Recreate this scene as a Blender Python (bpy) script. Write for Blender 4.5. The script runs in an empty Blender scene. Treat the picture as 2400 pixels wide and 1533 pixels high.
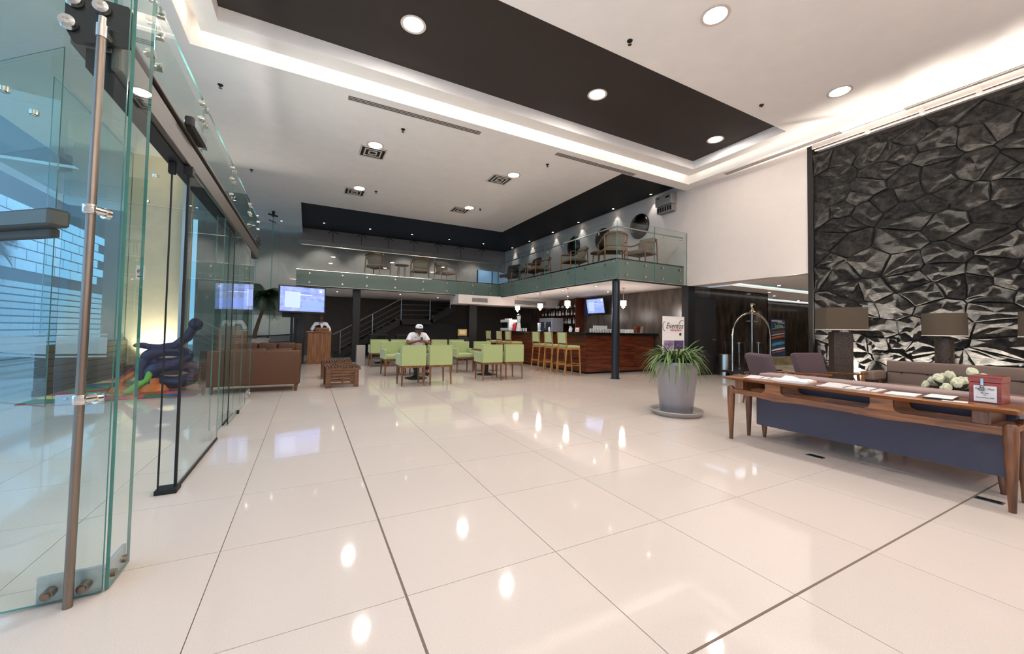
import bpy, bmesh, math, random
from mathutils import Vector, Matrix, Euler
random.seed(7)
C = bpy.context.scene.collection
PI = math.pi
sc = bpy.context.scene

# ------------------------------------------------------------------ camera, world, exposure
cam_d = bpy.data.cameras.new('camera')
cam = bpy.data.objects.new('camera', cam_d)
C.objects.link(cam)
YAW, PITCH, ROLL, FPX = 0.4839, 0.0321, 0.0172, 909.08
fw = Vector((math.sin(YAW)*math.cos(PITCH), math.cos(YAW)*math.cos(PITCH), math.sin(PITCH)))
rt = Vector((math.cos(YAW), -math.sin(YAW), 0))
up = rt.cross(fw)
rr = rt*math.cos(ROLL) + up*math.sin(ROLL)
uu = up*math.cos(ROLL) - rt*math.sin(ROLL)
m = Matrix((rr, uu, -fw)).transposed().to_4x4()
m.translation = Vector((0, 0, 1.28))
cam.matrix_world = m
cam_d.sensor_fit = 'HORIZONTAL'
cam_d.sensor_width = 36
cam_d.lens = FPX/2400*36
cam_d.shift_y = -(766.5-745.43)/2400
cam_d.clip_start = 0.05
cam_d.clip_end = 200
sc.camera = cam

sc.view_settings.view_transform = 'Standard'
sc.view_settings.look = 'None'
sc.view_settings.gamma = 1
sc.view_settings.exposure = 0.12
sc.view_settings.use_curve_mapping = False
sc.cycles.max_bounces = 10
sc.cycles.transparent_max_bounces = 24
sc.cycles.caustics_reflective = False
sc.cycles.caustics_refractive = False

w = bpy.data.worlds.new('sky')
sc.world = w
w.use_nodes = True
nt = w.node_tree
nt.nodes.clear()
bg = nt.nodes.new('ShaderNodeBackground')
wo = nt.nodes.new('ShaderNodeOutputWorld')
tc = nt.nodes.new('ShaderNodeTexCoord')
nz = nt.nodes.new('ShaderNodeTexNoise')
nz.inputs['Scale'].default_value = 2.5
cr = nt.nodes.new('ShaderNodeValToRGB')
cr.color_ramp.elements[0].color = (0.22, 0.52, 0.98, 1)
cr.color_ramp.elements[1].color = (0.52, 0.78, 1.0, 1)
cr.color_ramp.elements[0].position = 0.35
cr.color_ramp.elements[1].position = 0.7
nt.links.new(tc.outputs['Generated'], nz.inputs['Vector'])
nt.links.new(nz.outputs['Fac'], cr.inputs['Fac'])
nt.links.new(cr.outputs['Color'], bg.inputs['Color'])
nt.links.new(bg.outputs['Background'], wo.inputs['Surface'])
bg.inputs['Strength'].default_value = 2.0

WARM = (1.0, 0.97, 0.945)
LAMP_W = 39.0

# ------------------------------------------------------------------ helpers
def lin(c):
    r = []
    for v in c:
        v = v/255.0
        r.append(v/12.92 if v <= 0.04045 else ((v+0.055)/1.055)**2.4)
    return (r[0], r[1], r[2], 1)

MATS = {}
def M(name, col, rough=0.5, metal=0.0, spec=0.5, ns=30.0, nv=0.06, bump=0.0, bs=None, emit=None, estr=0.0, stretch=(1, 1, 1), coat=0.0, island=0.0, sheen=0.0):
    mt = bpy.data.materials.new(name)
    mt.use_nodes = True
    n = mt.node_tree
    p = n.nodes['Principled BSDF']
    t = n.nodes.new('ShaderNodeTexCoord')
    mp = n.nodes.new('ShaderNodeMapping')
    mp.inputs['Scale'].default_value = stretch
    z = n.nodes.new('ShaderNodeTexNoise')
    z.inputs['Scale'].default_value = ns
    z.inputs['Detail'].default_value = 4
    n.links.new(t.outputs['Object'], mp.inputs['Vector'])
    n.links.new(mp.outputs['Vector'], z.inputs['Vector'])
    rp = n.nodes.new('ShaderNodeValToRGB')
    c = lin(col)
    rp.color_ramp.elements[0].position = 0.3
    rp.color_ramp.elements[1].position = 0.7
    rp.color_ramp.elements[0].color = tuple(max(0, x*(1-nv)) for x in c[:3]) + (1,)
    rp.color_ramp.elements[1].color = tuple(min(1, x*(1+nv)) for x in c[:3]) + (1,)
    n.links.new(z.outputs['Fac'], rp.inputs['Fac'])
    src = rp.outputs['Color']
    if island:
        oi = n.nodes.new('ShaderNodeObjectInfo')
        mr = n.nodes.new('ShaderNodeMapRange')
        mr.inputs['To Min'].default_value = 1-island
        mr.inputs['To Max'].default_value = 1+island
        n.links.new(oi.outputs['Random'], mr.inputs['Value'])
        mx = n.nodes.new('ShaderNodeVectorMath')
        mx.operation = 'SCALE'
        n.links.new(src, mx.inputs[0])
        n.links.new(mr.outputs['Result'], mx.inputs['Scale'])
        src = mx.outputs['Vector']
    n.links.new(src, p.inputs['Base Color'])
    p.inputs['Roughness'].default_value = rough
    p.inputs['Metallic'].default_value = metal
    p.inputs['Specular IOR Level'].default_value = spec
    if coat:
        p.inputs['Coat Weight'].default_value = coat
        p.inputs['Coat Roughness'].default_value = 0.08
    if sheen:
        p.inputs['Sheen Weight'].default_value = sheen
    if bump:
        b = n.nodes.new('ShaderNodeBump')
        b.inputs['Strength'].default_value = bump
        b.inputs['Distance'].default_value = 0.02
        z2 = n.nodes.new('ShaderNodeTexNoise')
        z2.inputs['Scale'].default_value = bs or ns
        z2.inputs['Detail'].default_value = 6
        n.links.new(mp.outputs['Vector'], z2.inputs['Vector'])
        n.links.new(z2.outputs['Fac'], b.inputs['Height'])
        n.links.new(b.outputs['Normal'], p.inputs['Normal'])
    if emit:
        p.inputs['Emission Color'].default_value = lin(emit)
        p.inputs['Emission Strength'].default_value = estr
    MATS[name] = mt
    return mt

def wood(name, c1, c2, scale=3.0, axis=0, rough=0.35, coat=0.2):
    mt = bpy.data.materials.new(name)
    mt.use_nodes = True
    n = mt.node_tree
    p = n.nodes['Principled BSDF']
    t = n.nodes.new('ShaderNodeTexCoord')
    mp = n.nodes.new('ShaderNodeMapping')
    s = [12.0, 12.0, 12.0]
    s[axis] = 1.0
    mp.inputs['Scale'].default_value = s
    z = n.nodes.new('ShaderNodeTexNoise')
    z.inputs['Scale'].default_value = scale
    z.inputs['Detail'].default_value = 6
    z.inputs['Distortion'].default_value = 0.6
    rp = n.nodes.new('ShaderNodeValToRGB')
    rp.color_ramp.elements[0].position = 0.32
    rp.color_ramp.elements[1].position = 0.68
    rp.color_ramp.elements[0].color = lin(c1)
    rp.color_ramp.elements[1].color = lin(c2)
    oi = n.nodes.new('ShaderNodeObjectInfo')
    add = n.nodes.new('ShaderNodeVectorMath')
    add.operation = 'ADD'
    sc3 = n.nodes.new('ShaderNodeVectorMath')
    sc3.operation = 'SCALE'
    sc3.inputs[0].default_value = (7, 13, 5)
    n.links.new(oi.outputs['Random'], sc3.inputs['Scale'])
    n.links.new(t.outputs['Object'], add.inputs[0])
    n.links.new(sc3.outputs['Vector'], add.inputs[1])
    n.links.new(add.outputs['Vector'], mp.inputs['Vector'])
    n.links.new(mp.outputs['Vector'], z.inputs['Vector'])
    n.links.new(z.outputs['Fac'], rp.inputs['Fac'])
    n.links.new(rp.outputs['Color'], p.inputs['Base Color'])
    p.inputs['Roughness'].default_value = rough
    p.inputs['Coat Weight'].default_value = coat
    p.inputs['Coat Roughness'].default_value = 0.15
    MATS[name] = mt
    return mt

def glass(name, tint, refl=1.0, ior=1.5):
    mt = bpy.data.materials.new(name)
    mt.use_nodes = True
    n = mt.node_tree
    n.nodes.clear()
    out = n.nodes.new('ShaderNodeOutputMaterial')
    tr = n.nodes.new('ShaderNodeBsdfTransparent')
    tr.inputs['Color'].default_value = tint + (1,)
    gl = n.nodes.new('ShaderNodeBsdfGlossy')
    gl.inputs['Roughness'].default_value = 0.0
    gl.inputs['Color'].default_value = (refl, refl, refl, 1)
    fr = n.nodes.new('ShaderNodeFresnel')
    fr.inputs['IOR'].default_value = ior
    mx = n.nodes.new('ShaderNodeMixShader')
    ge = n.nodes.new('ShaderNodeNewGeometry')
    inv = n.nodes.new('ShaderNodeMath')
    inv.operation = 'SUBTRACT'
    inv.inputs[0].default_value = 1.0
    mul = n.nodes.new('ShaderNodeMath')
    mul.operation = 'MULTIPLY'
    n.links.new(ge.outputs['Backfacing'], inv.inputs[1])
    n.links.new(fr.outputs['Fac'], mul.inputs[0])
    n.links.new(inv.outputs['Value'], mul.inputs[1])
    n.links.new(mul.outputs['Value'], mx.inputs['Fac'])
    n.links.new(tr.outputs['BSDF'], mx.inputs[1])
    n.links.new(gl.outputs['BSDF'], mx.inputs[2])
    n.links.new(mx.outputs['Shader'], out.inputs['Surface'])
    MATS[name] = mt
    return mt

def emis(name, col, st):
    mt = bpy.data.materials.new(name)
    mt.use_nodes = True
    n = mt.node_tree
    p = n.nodes['Principled BSDF']
    p.inputs['Base Color'].default_value = lin(col)
    p.inputs['Emission Color'].default_value = lin(col)
    p.inputs['Emission Strength'].default_value = st
    MATS[name] = mt
    return mt

ORD = 'first second third fourth fifth sixth seventh eighth ninth tenth eleventh twelfth thirteenth fourteenth fifteenth'.split()

class MB:
    """collects shapes into one mesh"""
    def __init__(s):
        s.bm = bmesh.new()
    def _bev(s, verts, bv, seg=2):
        if bv > 0:
            es = list({e for v in verts for e in v.link_edges})
            bmesh.ops.bevel(s.bm, geom=es, offset=bv, segments=seg, profile=0.5, affect='EDGES', clamp_overlap=True)
    def box(s, x0, x1, y0, y1, z0, z1, bv=0.0, seg=2, rot=None):
        mt = Matrix.Translation(((x0+x1)/2, (y0+y1)/2, (z0+z1)/2)) @ (rot.to_4x4() if rot else Matrix.Identity(4)) @ Matrix.Diagonal((abs(x1-x0), abs(y1-y0), abs(z1-z0), 1))
        r = bmesh.ops.create_cube(s.bm, size=1, matrix=mt)
        s._bev(r['verts'], bv, seg)
        return s
    def beam(s, p0, p1, wdt, hgt, bv=0.0, upv=(0, 0, 1)):
        p0, p1 = Vector(p0), Vector(p1)
        d = p1-p0
        L = d.length
        z = d.normalized()
        u = Vector(upv)
        if abs(u.dot(z)) > 0.98:
            u = Vector((0, 1, 0))
        x = u.cross(z).normalized()
        y = z.cross(x)
        R = Matrix((x, y, z)).transposed().to_4x4()
        mt = Matrix.Translation((p0+p1)/2) @ R @ Matrix.Diagonal((wdt, hgt, L, 1))
        r = bmesh.ops.create_cube(s.bm, size=1, matrix=mt)
        s._bev(r['verts'], bv, 1)
        return s
    def cyl(s, p0, p1, r0, r1=None, seg=12, caps=True):
        p0, p1 = Vector(p0), Vector(p1)
        r1 = r0 if r1 is None else r1
        d = p1-p0
        q = Vector((0, 0, 1)).rotation_difference(d.normalized()).to_matrix().to_4x4()
        mt = Matrix.Translation((p0+p1)/2) @ q
        bmesh.ops.create_cone(s.bm, cap_ends=caps, segments=seg, radius1=r0, radius2=r1, depth=d.length, matrix=mt)
        return s
    def tube(s, pts, r, seg=8, caps=True):
        pts = [Vector(p) for p in pts]
        rs = r if isinstance(r, (list, tuple)) else [r]*len(pts)
        rings = []
        prev = None
        for i, p in enumerate(pts):
            if i == 0: d = pts[1]-pts[0]
            elif i == len(pts)-1: d = pts[-1]-pts[-2]
            else: d = (pts[i+1]-pts[i]).normalized()+(pts[i]-pts[i-1]).normalized()
            d.normalize()
            if prev is None:
                a = Vector((0, 0, 1)) if abs(d.z) < 0.9 else Vector((1, 0, 0))
                x = a.cross(d).normalized()
            else:
                x = (prev - d*prev.dot(d)).normalized()
            prev = x
            y = d.cross(x)
            rings.append([s.bm.verts.new(p + (x*math.cos(2*PI*k/seg)+y*math.sin(2*PI*k/seg))*rs[i]) for k in range(seg)])
        for a, b in zip(rings, rings[1:]):
            for k in range(seg):
                s.bm.faces.new((a[k], a[(k+1) % seg], b[(k+1) % seg], b[k]))
        if caps:
            s.bm.faces.new(rings[0][::-1])
            s.bm.faces.new(rings[-1])
        return s
    def lathe(s, prof, cx=0, cy=0, cz=0, seg=24, mt=None):
        rings = []
        for r, z in prof:
            if r < 1e-5:
                rings.append([s.bm.verts.new((cx, cy, cz+z))])
            else:
                rings.append([s.bm.verts.new((cx+r*math.cos(2*PI*k/seg), cy+r*math.sin(2*PI*k/seg), cz+z)) for k in range(seg)])
        nv = [v for g in rings for v in g]
        for a, b in zip(rings, rings[1:]):
            for k in range(seg):
                k2 = (k+1) % seg
                if len(a) == 1 and len(b) == 1: continue
                if len(a) == 1: s.bm.faces.new((a[0], b[k2], b[k]))
                elif len(b) == 1: s.bm.faces.new((a[k], a[k2], b[0]))
                else: s.bm.faces.new((a[k], a[k2], b[k2], b[k]))
        if mt is not None:
            bmesh.ops.transform(s.bm, matrix=mt, verts=nv)
        return s
    def ball(s, c, r, sx=1, sy=1, sz=1, seg=12, rot=None):
        mt = Matrix.Translation(c) @ (rot.to_4x4() if rot else Matrix.Identity(4)) @ Matrix.Diagonal((sx, sy, sz, 1))
        bmesh.ops.create_uvsphere(s.bm, u_segments=seg, v_segments=max(4, seg//2+1), radius=r, matrix=mt)
        return s
    def prism(s, poly, z0, z1, mt=None):
        a = [s.bm.verts.new((x, y, z0)) for x, y in poly]
        b = [s.bm.verts.new((x, y, z1)) for x, y in poly]
        n = len(poly)
        s.bm.faces.new(a[::-1])
        s.bm.faces.new(b)
        for k in range(n):
            s.bm.faces.new((a[k], a[(k+1) % n], b[(k+1) % n], b[k]))
        if mt is not None:
            bmesh.ops.transform(s.bm, matrix=mt, verts=a+b)
        return s
    def quad(s, a, b, c, d):
        s.bm.faces.new([s.bm.verts.new(p) for p in (a, b, c, d)])
        return s
    def mesh(s, name, smooth=False):
        bmesh.ops.recalc_face_normals(s.bm, faces=s.bm.faces)
        me = bpy.data.meshes.new(name)
        s.bm.to_mesh(me)
        s.bm.free()
        if smooth:
            for p in me.polygons: p.use_smooth = True
            try: me.set_sharp_from_angle(angle=math.radians(40))
            except Exception: pass
        return me
    def build(s, name, mat, parent=None, smooth=False):
        me = s.mesh(name, smooth)
        me.materials.append(MATS[mat] if isinstance(mat, str) else mat)
        o = bpy.data.objects.new(name, me)
        C.objects.link(o)
        if parent: o.parent = parent
        return o

def tag(o, label=None, cat=None, group=None, kind=None):
    if label: o['label'] = label
    if cat: o['category'] = cat
    if group: o['group'] = group
    if kind: o['kind'] = kind
    return o

def thing(name, label, cat, loc=(0, 0, 0), rz=0.0, group=None):
    o = bpy.data.objects.new(name, None)
    C.objects.link(o)
    o.empty_display_size = 0.1
    o.location = loc
    o.rotation_euler = (0, 0, rz)
    return tag(o, label, cat, group)

def struct(o):
    o['kind'] = 'structure'
    return o

def dup(root, loc, rz=None, label=None, group=None):
    r = root.copy()
    C.objects.link(r)
    r.location = loc
    if rz is not None: r.rotation_euler = (r.rotation_euler[0], r.rotation_euler[1], rz)
    if label: r['label'] = label
    if group: r['group'] = group
    for ch in list(root.children):
        c = ch.copy()
        C.objects.link(c)
        c.parent = r
        for g in list(ch.children):
            d = g.copy()
            C.objects.link(d)
            d.parent = c
    return r

def inst(me, name, parent, loc=(0, 0, 0), rot=(0, 0, 0), scale=(1, 1, 1)):
    o = bpy.data.objects.new(name, me)
    C.objects.link(o)
    o.parent = parent
    o.location = loc
    o.rotation_euler = rot
    o.scale = scale
    return o

def lamp(kind, name, loc, watts, col=WARM, size=0.2, size_y=None, direction=(0, 0, -1), parent=None, spot=None, blend=0.5):
    d = bpy.data.lights.new(name, kind)
    d.energy = watts
    d.color = col
    if kind == 'AREA':
        d.size = size
        if size_y:
            d.shape = 'RECTANGLE'
            d.size_y = size_y
        else:
            d.shape = 'DISK'
    else:
        d.shadow_soft_size = size
    if kind == 'SPOT':
        d.spot_size = spot or 1.2
        d.spot_blend = blend
    o = bpy.data.objects.new(name, d)
    C.objects.link(o)
    o.location = loc
    o.rotation_mode = 'QUATERNION'
    o.rotation_quaternion = Vector(direction).to_track_quat('-Z', 'Y')
    if parent: o.parent = parent
    return o

def text(name, body, size, mat, loc, rot, parent=None, depth=0.001, shear=0.0, align='CENTER', xs=1.0):
    cu = bpy.data.curves.new(name, 'FONT')
    cu.body = body
    cu.size = size
    cu.extrude = depth
    cu.shear = shear
    cu.align_x = align
    cu.align_y = 'CENTER'
    cu.resolution_u = 2
    tmp = bpy.data.objects.new(name, cu)
    C.objects.link(tmp)
    dg = bpy.context.evaluated_depsgraph_get()
    me = bpy.data.meshes.new_from_object(tmp.evaluated_get(dg))
    bpy.data.objects.remove(tmp)
    me.materials.clear()
    me.materials.append(MATS[mat])
    o = bpy.data.objects.new(name, me)
    C.objects.link(o)
    o.location = loc
    o.rotation_euler = rot
    o.scale = (xs, 1, 1)
    if parent: o.parent = parent
    return o

def pane(name, p0, p1, z0, z1, t=0.012, parent=None, mat='clear_glass', edge='glass_edge'):
    """upright glass sheet from p0 to p1 in plan, thick edges in their own greener material"""
    p0, p1 = Vector((p0[0], p0[1], 0)), Vector((p1[0], p1[1], 0))
    d = (p1-p0)
    nrm = Vector((-d.y, d.x, 0)).normalized()*t/2
    bm = bmesh.new()
    q = [p0-nrm, p1-nrm, p1+nrm, p0+nrm]
    a = [bm.verts.new((v.x, v.y, z0)) for v in q]
    b = [bm.verts.new((v.x, v.y, z1)) for v in q]
    fs = [bm.faces.new((a[0], a[1], b[1], b[0])), bm.faces.new((a[2], a[3], b[3], b[2]))]
    es = [bm.faces.new((a[1], a[2], b[2], b[1])), bm.faces.new((a[3], a[0], b[0], b[3])), bm.faces.new(a[::-1]), bm.faces.new(b)]
    for f in es: f.material_index = 1
    bmesh.ops.recalc_face_normals(bm, faces=bm.faces)
    me = bpy.data.meshes.new(name)
    bm.to_mesh(me)
    bm.free()
    me.materials.append(MATS[mat])
    me.materials.append(MATS[edge])
    o = bpy.data.objects.new(name, me)
    C.objects.link(o)
    if parent: o.parent = parent
    return o

# ------------------------------------------------------------------ materials
M('white_paint', (220, 208, 200), 0.7, ns=4, nv=0.02)
M('ceiling_paint', (250, 245, 242), 0.75, ns=3, nv=0.02)
M('dark_paint', (52, 44, 40), 0.75, ns=5, nv=0.05)
M('black_paint', (34, 32, 32), 0.7, ns=5, nv=0.08)
M('black_metal', (12, 12, 13), 0.55, ns=20, nv=0.1)
M('dark_blue_metal', (26, 28, 36), 0.28, ns=20, nv=0.1)
M('grout', (120, 104, 92), 0.8)
M('floor_tile', (218, 205, 195), 0.055, spec=0.5, ns=160, nv=0.05, island=0.015)
M('slab_face', (104, 115, 108), 0.6, ns=6, nv=0.04)
M('grey_wall', (150, 142, 138), 0.8, ns=3, nv=0.05)
M('dark_wall', (74, 66, 60), 0.7, ns=9, nv=0.15)
M('steel', (190, 186, 180), 0.28, metal=1.0, ns=40, nv=0.06, stretch=(1, 1, 0.05))
M('brushed_steel', (140, 128, 118), 0.35, metal=1.0, ns=60, nv=0.12, stretch=(1, 1, 0.05))
M('chrome', (225, 222, 215), 0.08, metal=1.0)
M('brass_chrome', (214, 202, 176), 0.12, metal=1.0)
M('aluminium', (112, 106, 100), 0.5, metal=1.0, ns=60, nv=0.08, stretch=(1, 0.05, 1))
M('plate_steel', (196, 200, 208), 0.35, metal=0.6, ns=40, nv=0.05)
M('rubber', (14, 14, 15), 0.6)
M('glass_edge', (70, 130, 122), 0.15, spec=0.6, ns=10, nv=0.1)
glass('clear_glass', (0.94, 0.985, 0.97))
glass('teal_glass', (0.91, 0.968, 0.952))
glass('rail_glass', (0.92, 0.955, 0.945), refl=0.9)
def frost():
    mt = bpy.data.materials.new('frost_film')
    mt.use_nodes = True
    n = mt.node_tree
    p = n.nodes['Principled BSDF']
    z = n.nodes.new('ShaderNodeTexNoise')
    z.inputs['Scale'].default_value = 90
    rp = n.nodes.new('ShaderNodeValToRGB')
    rp.color_ramp.elements[0].color = lin((186, 194, 196))
    rp.color_ramp.elements[1].color = lin((206, 214, 216))
    n.links.new(z.outputs['Fac'], rp.inputs['Fac'])
    n.links.new(rp.outputs['Color'], p.inputs['Base Color'])
    p.inputs['Alpha'].default_value = 0.5
    p.inputs['Roughness'].default_value = 0.7
    MATS['frost_film'] = mt
frost()
M('cream_wall', (230, 206, 172), 0.75, ns=4, nv=0.05)
M('brown_slat', (66, 56, 48), 0.6, ns=14, nv=0.25, stretch=(1, 0.1, 1))
M('ext_block', (206, 222, 236), 0.8, ns=6, nv=0.06, island=0.06)
M('ext_plank', (170, 186, 194), 0.6, ns=6, nv=0.1, island=0.08)
M('ext_dark', (44, 60, 70), 0.7)
M('paving', (150, 150, 148), 0.8, ns=5, nv=0.1)
M('green_fabric', (166, 178, 122), 0.9, ns=220, nv=0.14, sheen=0.3)
M('piping', (120, 134, 86), 0.9)
wood('walnut', (74, 42, 20), (158, 96, 46), 2.2, 1)
wood('walnut_z', (66, 38, 22), (134, 82, 46), 2.2, 2)
wood('chair_wood', (84, 50, 26), (150, 96, 50), 3.0, 2)
wood('stool_wood', (138, 88, 40), (196, 138, 72), 3.0, 2)
wood('bar_wood_x', (52, 20, 12), (122, 58, 30), 2.0, 0, 0.3)
wood('bar_wood_y', (52, 20, 12), (116, 54, 28), 2.0, 1, 0.3)
wood('lectern_wood', (98, 58, 28), (150, 96, 50), 1.6, 2, 0.45)
wood('stool_table_wood', (64, 38, 20), (128, 82, 46), 2.5, 0, 0.5)
wood('red_wood', (112, 34, 26), (164, 64, 48), 2.5, 1, 0.3, 0.4)
M('brown_leather', (86, 50, 22), 0.55, ns=60, nv=0.2, bump=0.1)
M('blue_fabric', (86, 84, 98), 0.95, ns=260, nv=0.12, sheen=0.2)
M('pink_grey_fabric', (158, 134, 128), 0.95, ns=260, nv=0.1)
M('taupe_fabric', (122, 104, 94), 0.95, ns=260, nv=0.12)
M('purple_fabric', (88, 72, 78), 0.95, ns=260, nv=0.14)
M('cream_fabric', (128, 116, 102), 0.9, ns=200, nv=0.06)
M('dark_fabric', (40, 36, 36), 0.9, ns=200, nv=0.1)
M('shade_fabric', (88, 76, 62), 0.9, ns=180, nv=0.1)
M('shade_lit_rim', (214, 204, 190), 0.8)  # pale tone paints the uplight on the shades' lower rims
M('mosaic', (62, 48, 38), 0.35, ns=45, nv=0.75, bump=0.6, bs=45)
M('pot_grey', (150, 148, 154), 0.36, metal=0.55, ns=260, nv=0.05)
M('saucer_grey', (172, 164, 158), 0.5, metal=0.2, ns=90, nv=0.08)
M('soil', (46, 36, 28), 0.95, ns=60, nv=0.3)
M('leaf_green', (92, 116, 60), 0.5, ns=18, nv=0.3, island=0.3, stretch=(1, 1, 1))
M('leaf_dark', (38, 56, 36), 0.55, ns=18, nv=0.3, island=0.3)
M('trunk', (96, 76, 60), 0.85, ns=30, nv=0.25)
M('granite_black', (18, 17, 17), 0.12, ns=120, nv=0.4)
M('paper', (236, 230, 226), 0.8, ns=20, nv=0.02)
M('ink', (40, 36, 42), 0.8)
M('ink_red', (176, 74, 84), 0.8)
M('newsprint', (214, 204, 200), 0.9, ns=46, nv=0.18, stretch=(1, 4, 1))
M('black_plastic', (16, 16, 18), 0.35)
M('skin', (138, 84, 62), 0.55, ns=30, nv=0.06)
M('skin_dark', (92, 54, 40), 0.55, ns=30, nv=0.06)
M('hair', (22, 18, 16), 0.6, ns=120, nv=0.3)
M('white_cloth', (238, 234, 236), 0.85, ns=60, nv=0.03)
M('black_cloth', (20, 20, 24), 0.85, ns=60, nv=0.1)
M('trouser', (34, 34, 42), 0.85, ns=60, nv=0.1)
M('flower_cream', (206, 206, 178), 0.7, ns=30, nv=0.06)
M('purple_plastic', (42, 32, 78), 0.3, ns=8, nv=0.1)
M('orange_plastic', (236, 112, 28), 0.35)
M('lime_plastic', (130, 196, 76), 0.35)
M('red_plastic', (176, 32, 40), 0.35)
M('disc_metal', (70, 66, 64), 0.3, metal=1.0, ns=24, nv=0.3, bump=0.25, bs=30)
M('appliance_white', (222, 220, 218), 0.45)
emis('lamp_lens', (255, 240, 222), 60.0)
emis('spot_lens', (255, 236, 216), 30.0)
emis('crystal_glow', (255, 226, 204), 7.0)
emis('globe_glow', (255, 246, 236), 3.0)
emis('cove_led', (255, 240, 214), 1.6)
M('marble_dark', (62, 52, 44), 0.12, ns=5, nv=0.55, stretch=(1, 1, 0.35))
M('marble_grey', (86, 74, 65), 0.22, ns=5, nv=0.4, stretch=(1, 1, 0.35))
M('marble_tan', (150, 138, 104), 0.25, ns=5, nv=0.35)
def stone_mat():
    mt = bpy.data.materials.new('basalt')
    mt.use_nodes = True
    n = mt.node_tree
    p = n.nodes['Principled BSDF']
    t = n.nodes.new('ShaderNodeTexCoord')
    oi = n.nodes.new('ShaderNodeObjectInfo')
    z = n.nodes.new('ShaderNodeTexNoise')
    z.inputs['Scale'].default_value = 9
    z.inputs['Detail'].default_value = 8
    z.inputs['Roughness'].default_value = 0.65
    n.links.new(t.outputs['Object'], z.inputs['Vector'])
    rp = n.nodes.new('ShaderNodeValToRGB')
    rp.color_ramp.elements[0].position = 0.4
    rp.color_ramp.elements[1].position = 0.64
    rp.color_ramp.elements[0].color = lin((26, 24, 23))
    rp.color_ramp.elements[1].color = lin((86, 78, 72))
    n.links.new(z.outputs['Fac'], rp.inputs['Fac'])
    mr = n.nodes.new('ShaderNodeMapRange')
    mr.inputs['To Min'].default_value = 0.7
    mr.inputs['To Max'].default_value = 1.25
    n.links.new(oi.outputs['Random'], mr.inputs['Value'])
    s = n.nodes.new('ShaderNodeVectorMath')
    s.operation = 'SCALE'
    n.links.new(rp.outputs['Color'], s.inputs[0])
    n.links.new(mr.outputs['Result'], s.inputs['Scale'])
    n.links.new(s.outputs['Vector'], p.inputs['Base Color'])
    p.inputs['Roughness'].default_value = 0.75
    mp = n.nodes.new('ShaderNodeMapping')
    mp.inputs['Scale'].default_value = (1, 0.55, 1.6)
    n.links.new(t.outputs['Object'], mp.inputs['Vector'])
    z2 = n.nodes.new('ShaderNodeTexNoise')
    z2.inputs['Scale'].default_value = 15
    z2.inputs['Detail'].default_value = 12
    z2.inputs['Roughness'].default_value = 0.76
    n.links.new(mp.outputs['Vector'], z2.inputs['Vector'])
    b = n.nodes.new('ShaderNodeBump')
    b.inputs['Strength'].default_value = 1.0
    b.inputs['Distance'].default_value = 0.2
    n.links.new(z2.outputs['Fac'], b.inputs['Height'])
    n.links.new(b.outputs['Normal'], p.inputs['Normal'])
    MATS['basalt'] = mt
stone_mat()
M('mortar', (40, 36, 34), .9, ns=40, nv=.3)

# ------------------------------------------------------------------ floor
TX, TY, X0, Y0 = 0.857, 0.8362, -0.4009, 1.9041
floor = struct(MB().box(-8, 26, -6, 20.5, -0.12, -0.007).build('floor', 'grout'))
G = 0.0022
def tile_mesh(w, d):
    return MB().box(-w/2, w/2, -d/2, d/2, -0.02, 0).mesh('tile')
tm = tile_mesh(TX-2*G, TY-2*G)
tm.materials.append(MATS['floor_tile'])
cells = []
for i in range(-9, 30):
    for j in range(-10, 22):
        cx, cy = X0+(i+.5)*TX, Y0+(j+.5)*TY
        if cx > 10.6 and not (4.2 < cy < 10.5): continue
        v = Vector((cx, cy, -1.28))
        z = v.dot(fw)
        vis = z > 0.2 and abs(v.dot(rr)/z) < 1.5 and v.dot(uu)/z > -1.15
        near = max(z, 0.2) + 3*max(0, -1.0-cx)
        cells.append((0 if vis else 1, near, cx, cy))
cells.sort()
for k, (vis, dd, cx, cy) in enumerate(cells[:300]):
    o = inst(tm, 'tile', floor, (cx, cy, 0))
rest = MB()
for vis, dd, cx, cy in cells[300:]:
    rest.box(cx-TX/2+G, cx+TX/2-G, cy-TY/2+G, cy+TY/2-G, -0.02, 0)
tag(rest.build('far_tiles', 'floor_tile', floor), kind='stuff')
# the two wide movement joints
struct(MB().box(X0+TX-0.006, X0+TX+0.006, -6, 20, -0.004, 0.0004).box(-0.9, 10, Y0-TY-0.006, Y0-TY+0.006, -0.004, 0.0004).build('trim_1', 'grout'))

# ------------------------------------------------------------------ ceiling
ZC, ZP, ZR = 5.66, 5.82, 6.05
c = MB()
c.box(-5.9, 10.18, 7.6, 7.98, ZC, ZC+.08).box(-5.9, 7.55, 7.98, 15.45, ZC, ZC+.08).box(-8, -.35, 15.45, 20.3, ZC, ZC+.08)
c.box(9.78, 10.6, -3, 7.6, ZC, ZC+.08).box(-5.9, -1.76, -3, 7.6, ZC, ZC+.08).box(-5.9, 10.6, -6, -3, ZC, ZC+.08)
ceil = struct(c.build('ceiling', 'ceiling_paint'))
# coffer sides
struct(MB().box(-1.8, 9.82, 7.6, 7.64, ZC+.08, 6.15).box(-1.8, -1.76, -3, 7.64, ZC+.08, 6.15).box(9.78, 9.82, -3, 7.64, ZC+.08, 6.15)
       .box(-1.8, 9.82, -3.04, -3, ZC+.08, 6.15).box(-1.8, 9.82, -3.04, 7.64, 6.15, 6.2).build('ceiling_coffer', 'ceiling_paint', ceil))
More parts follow.
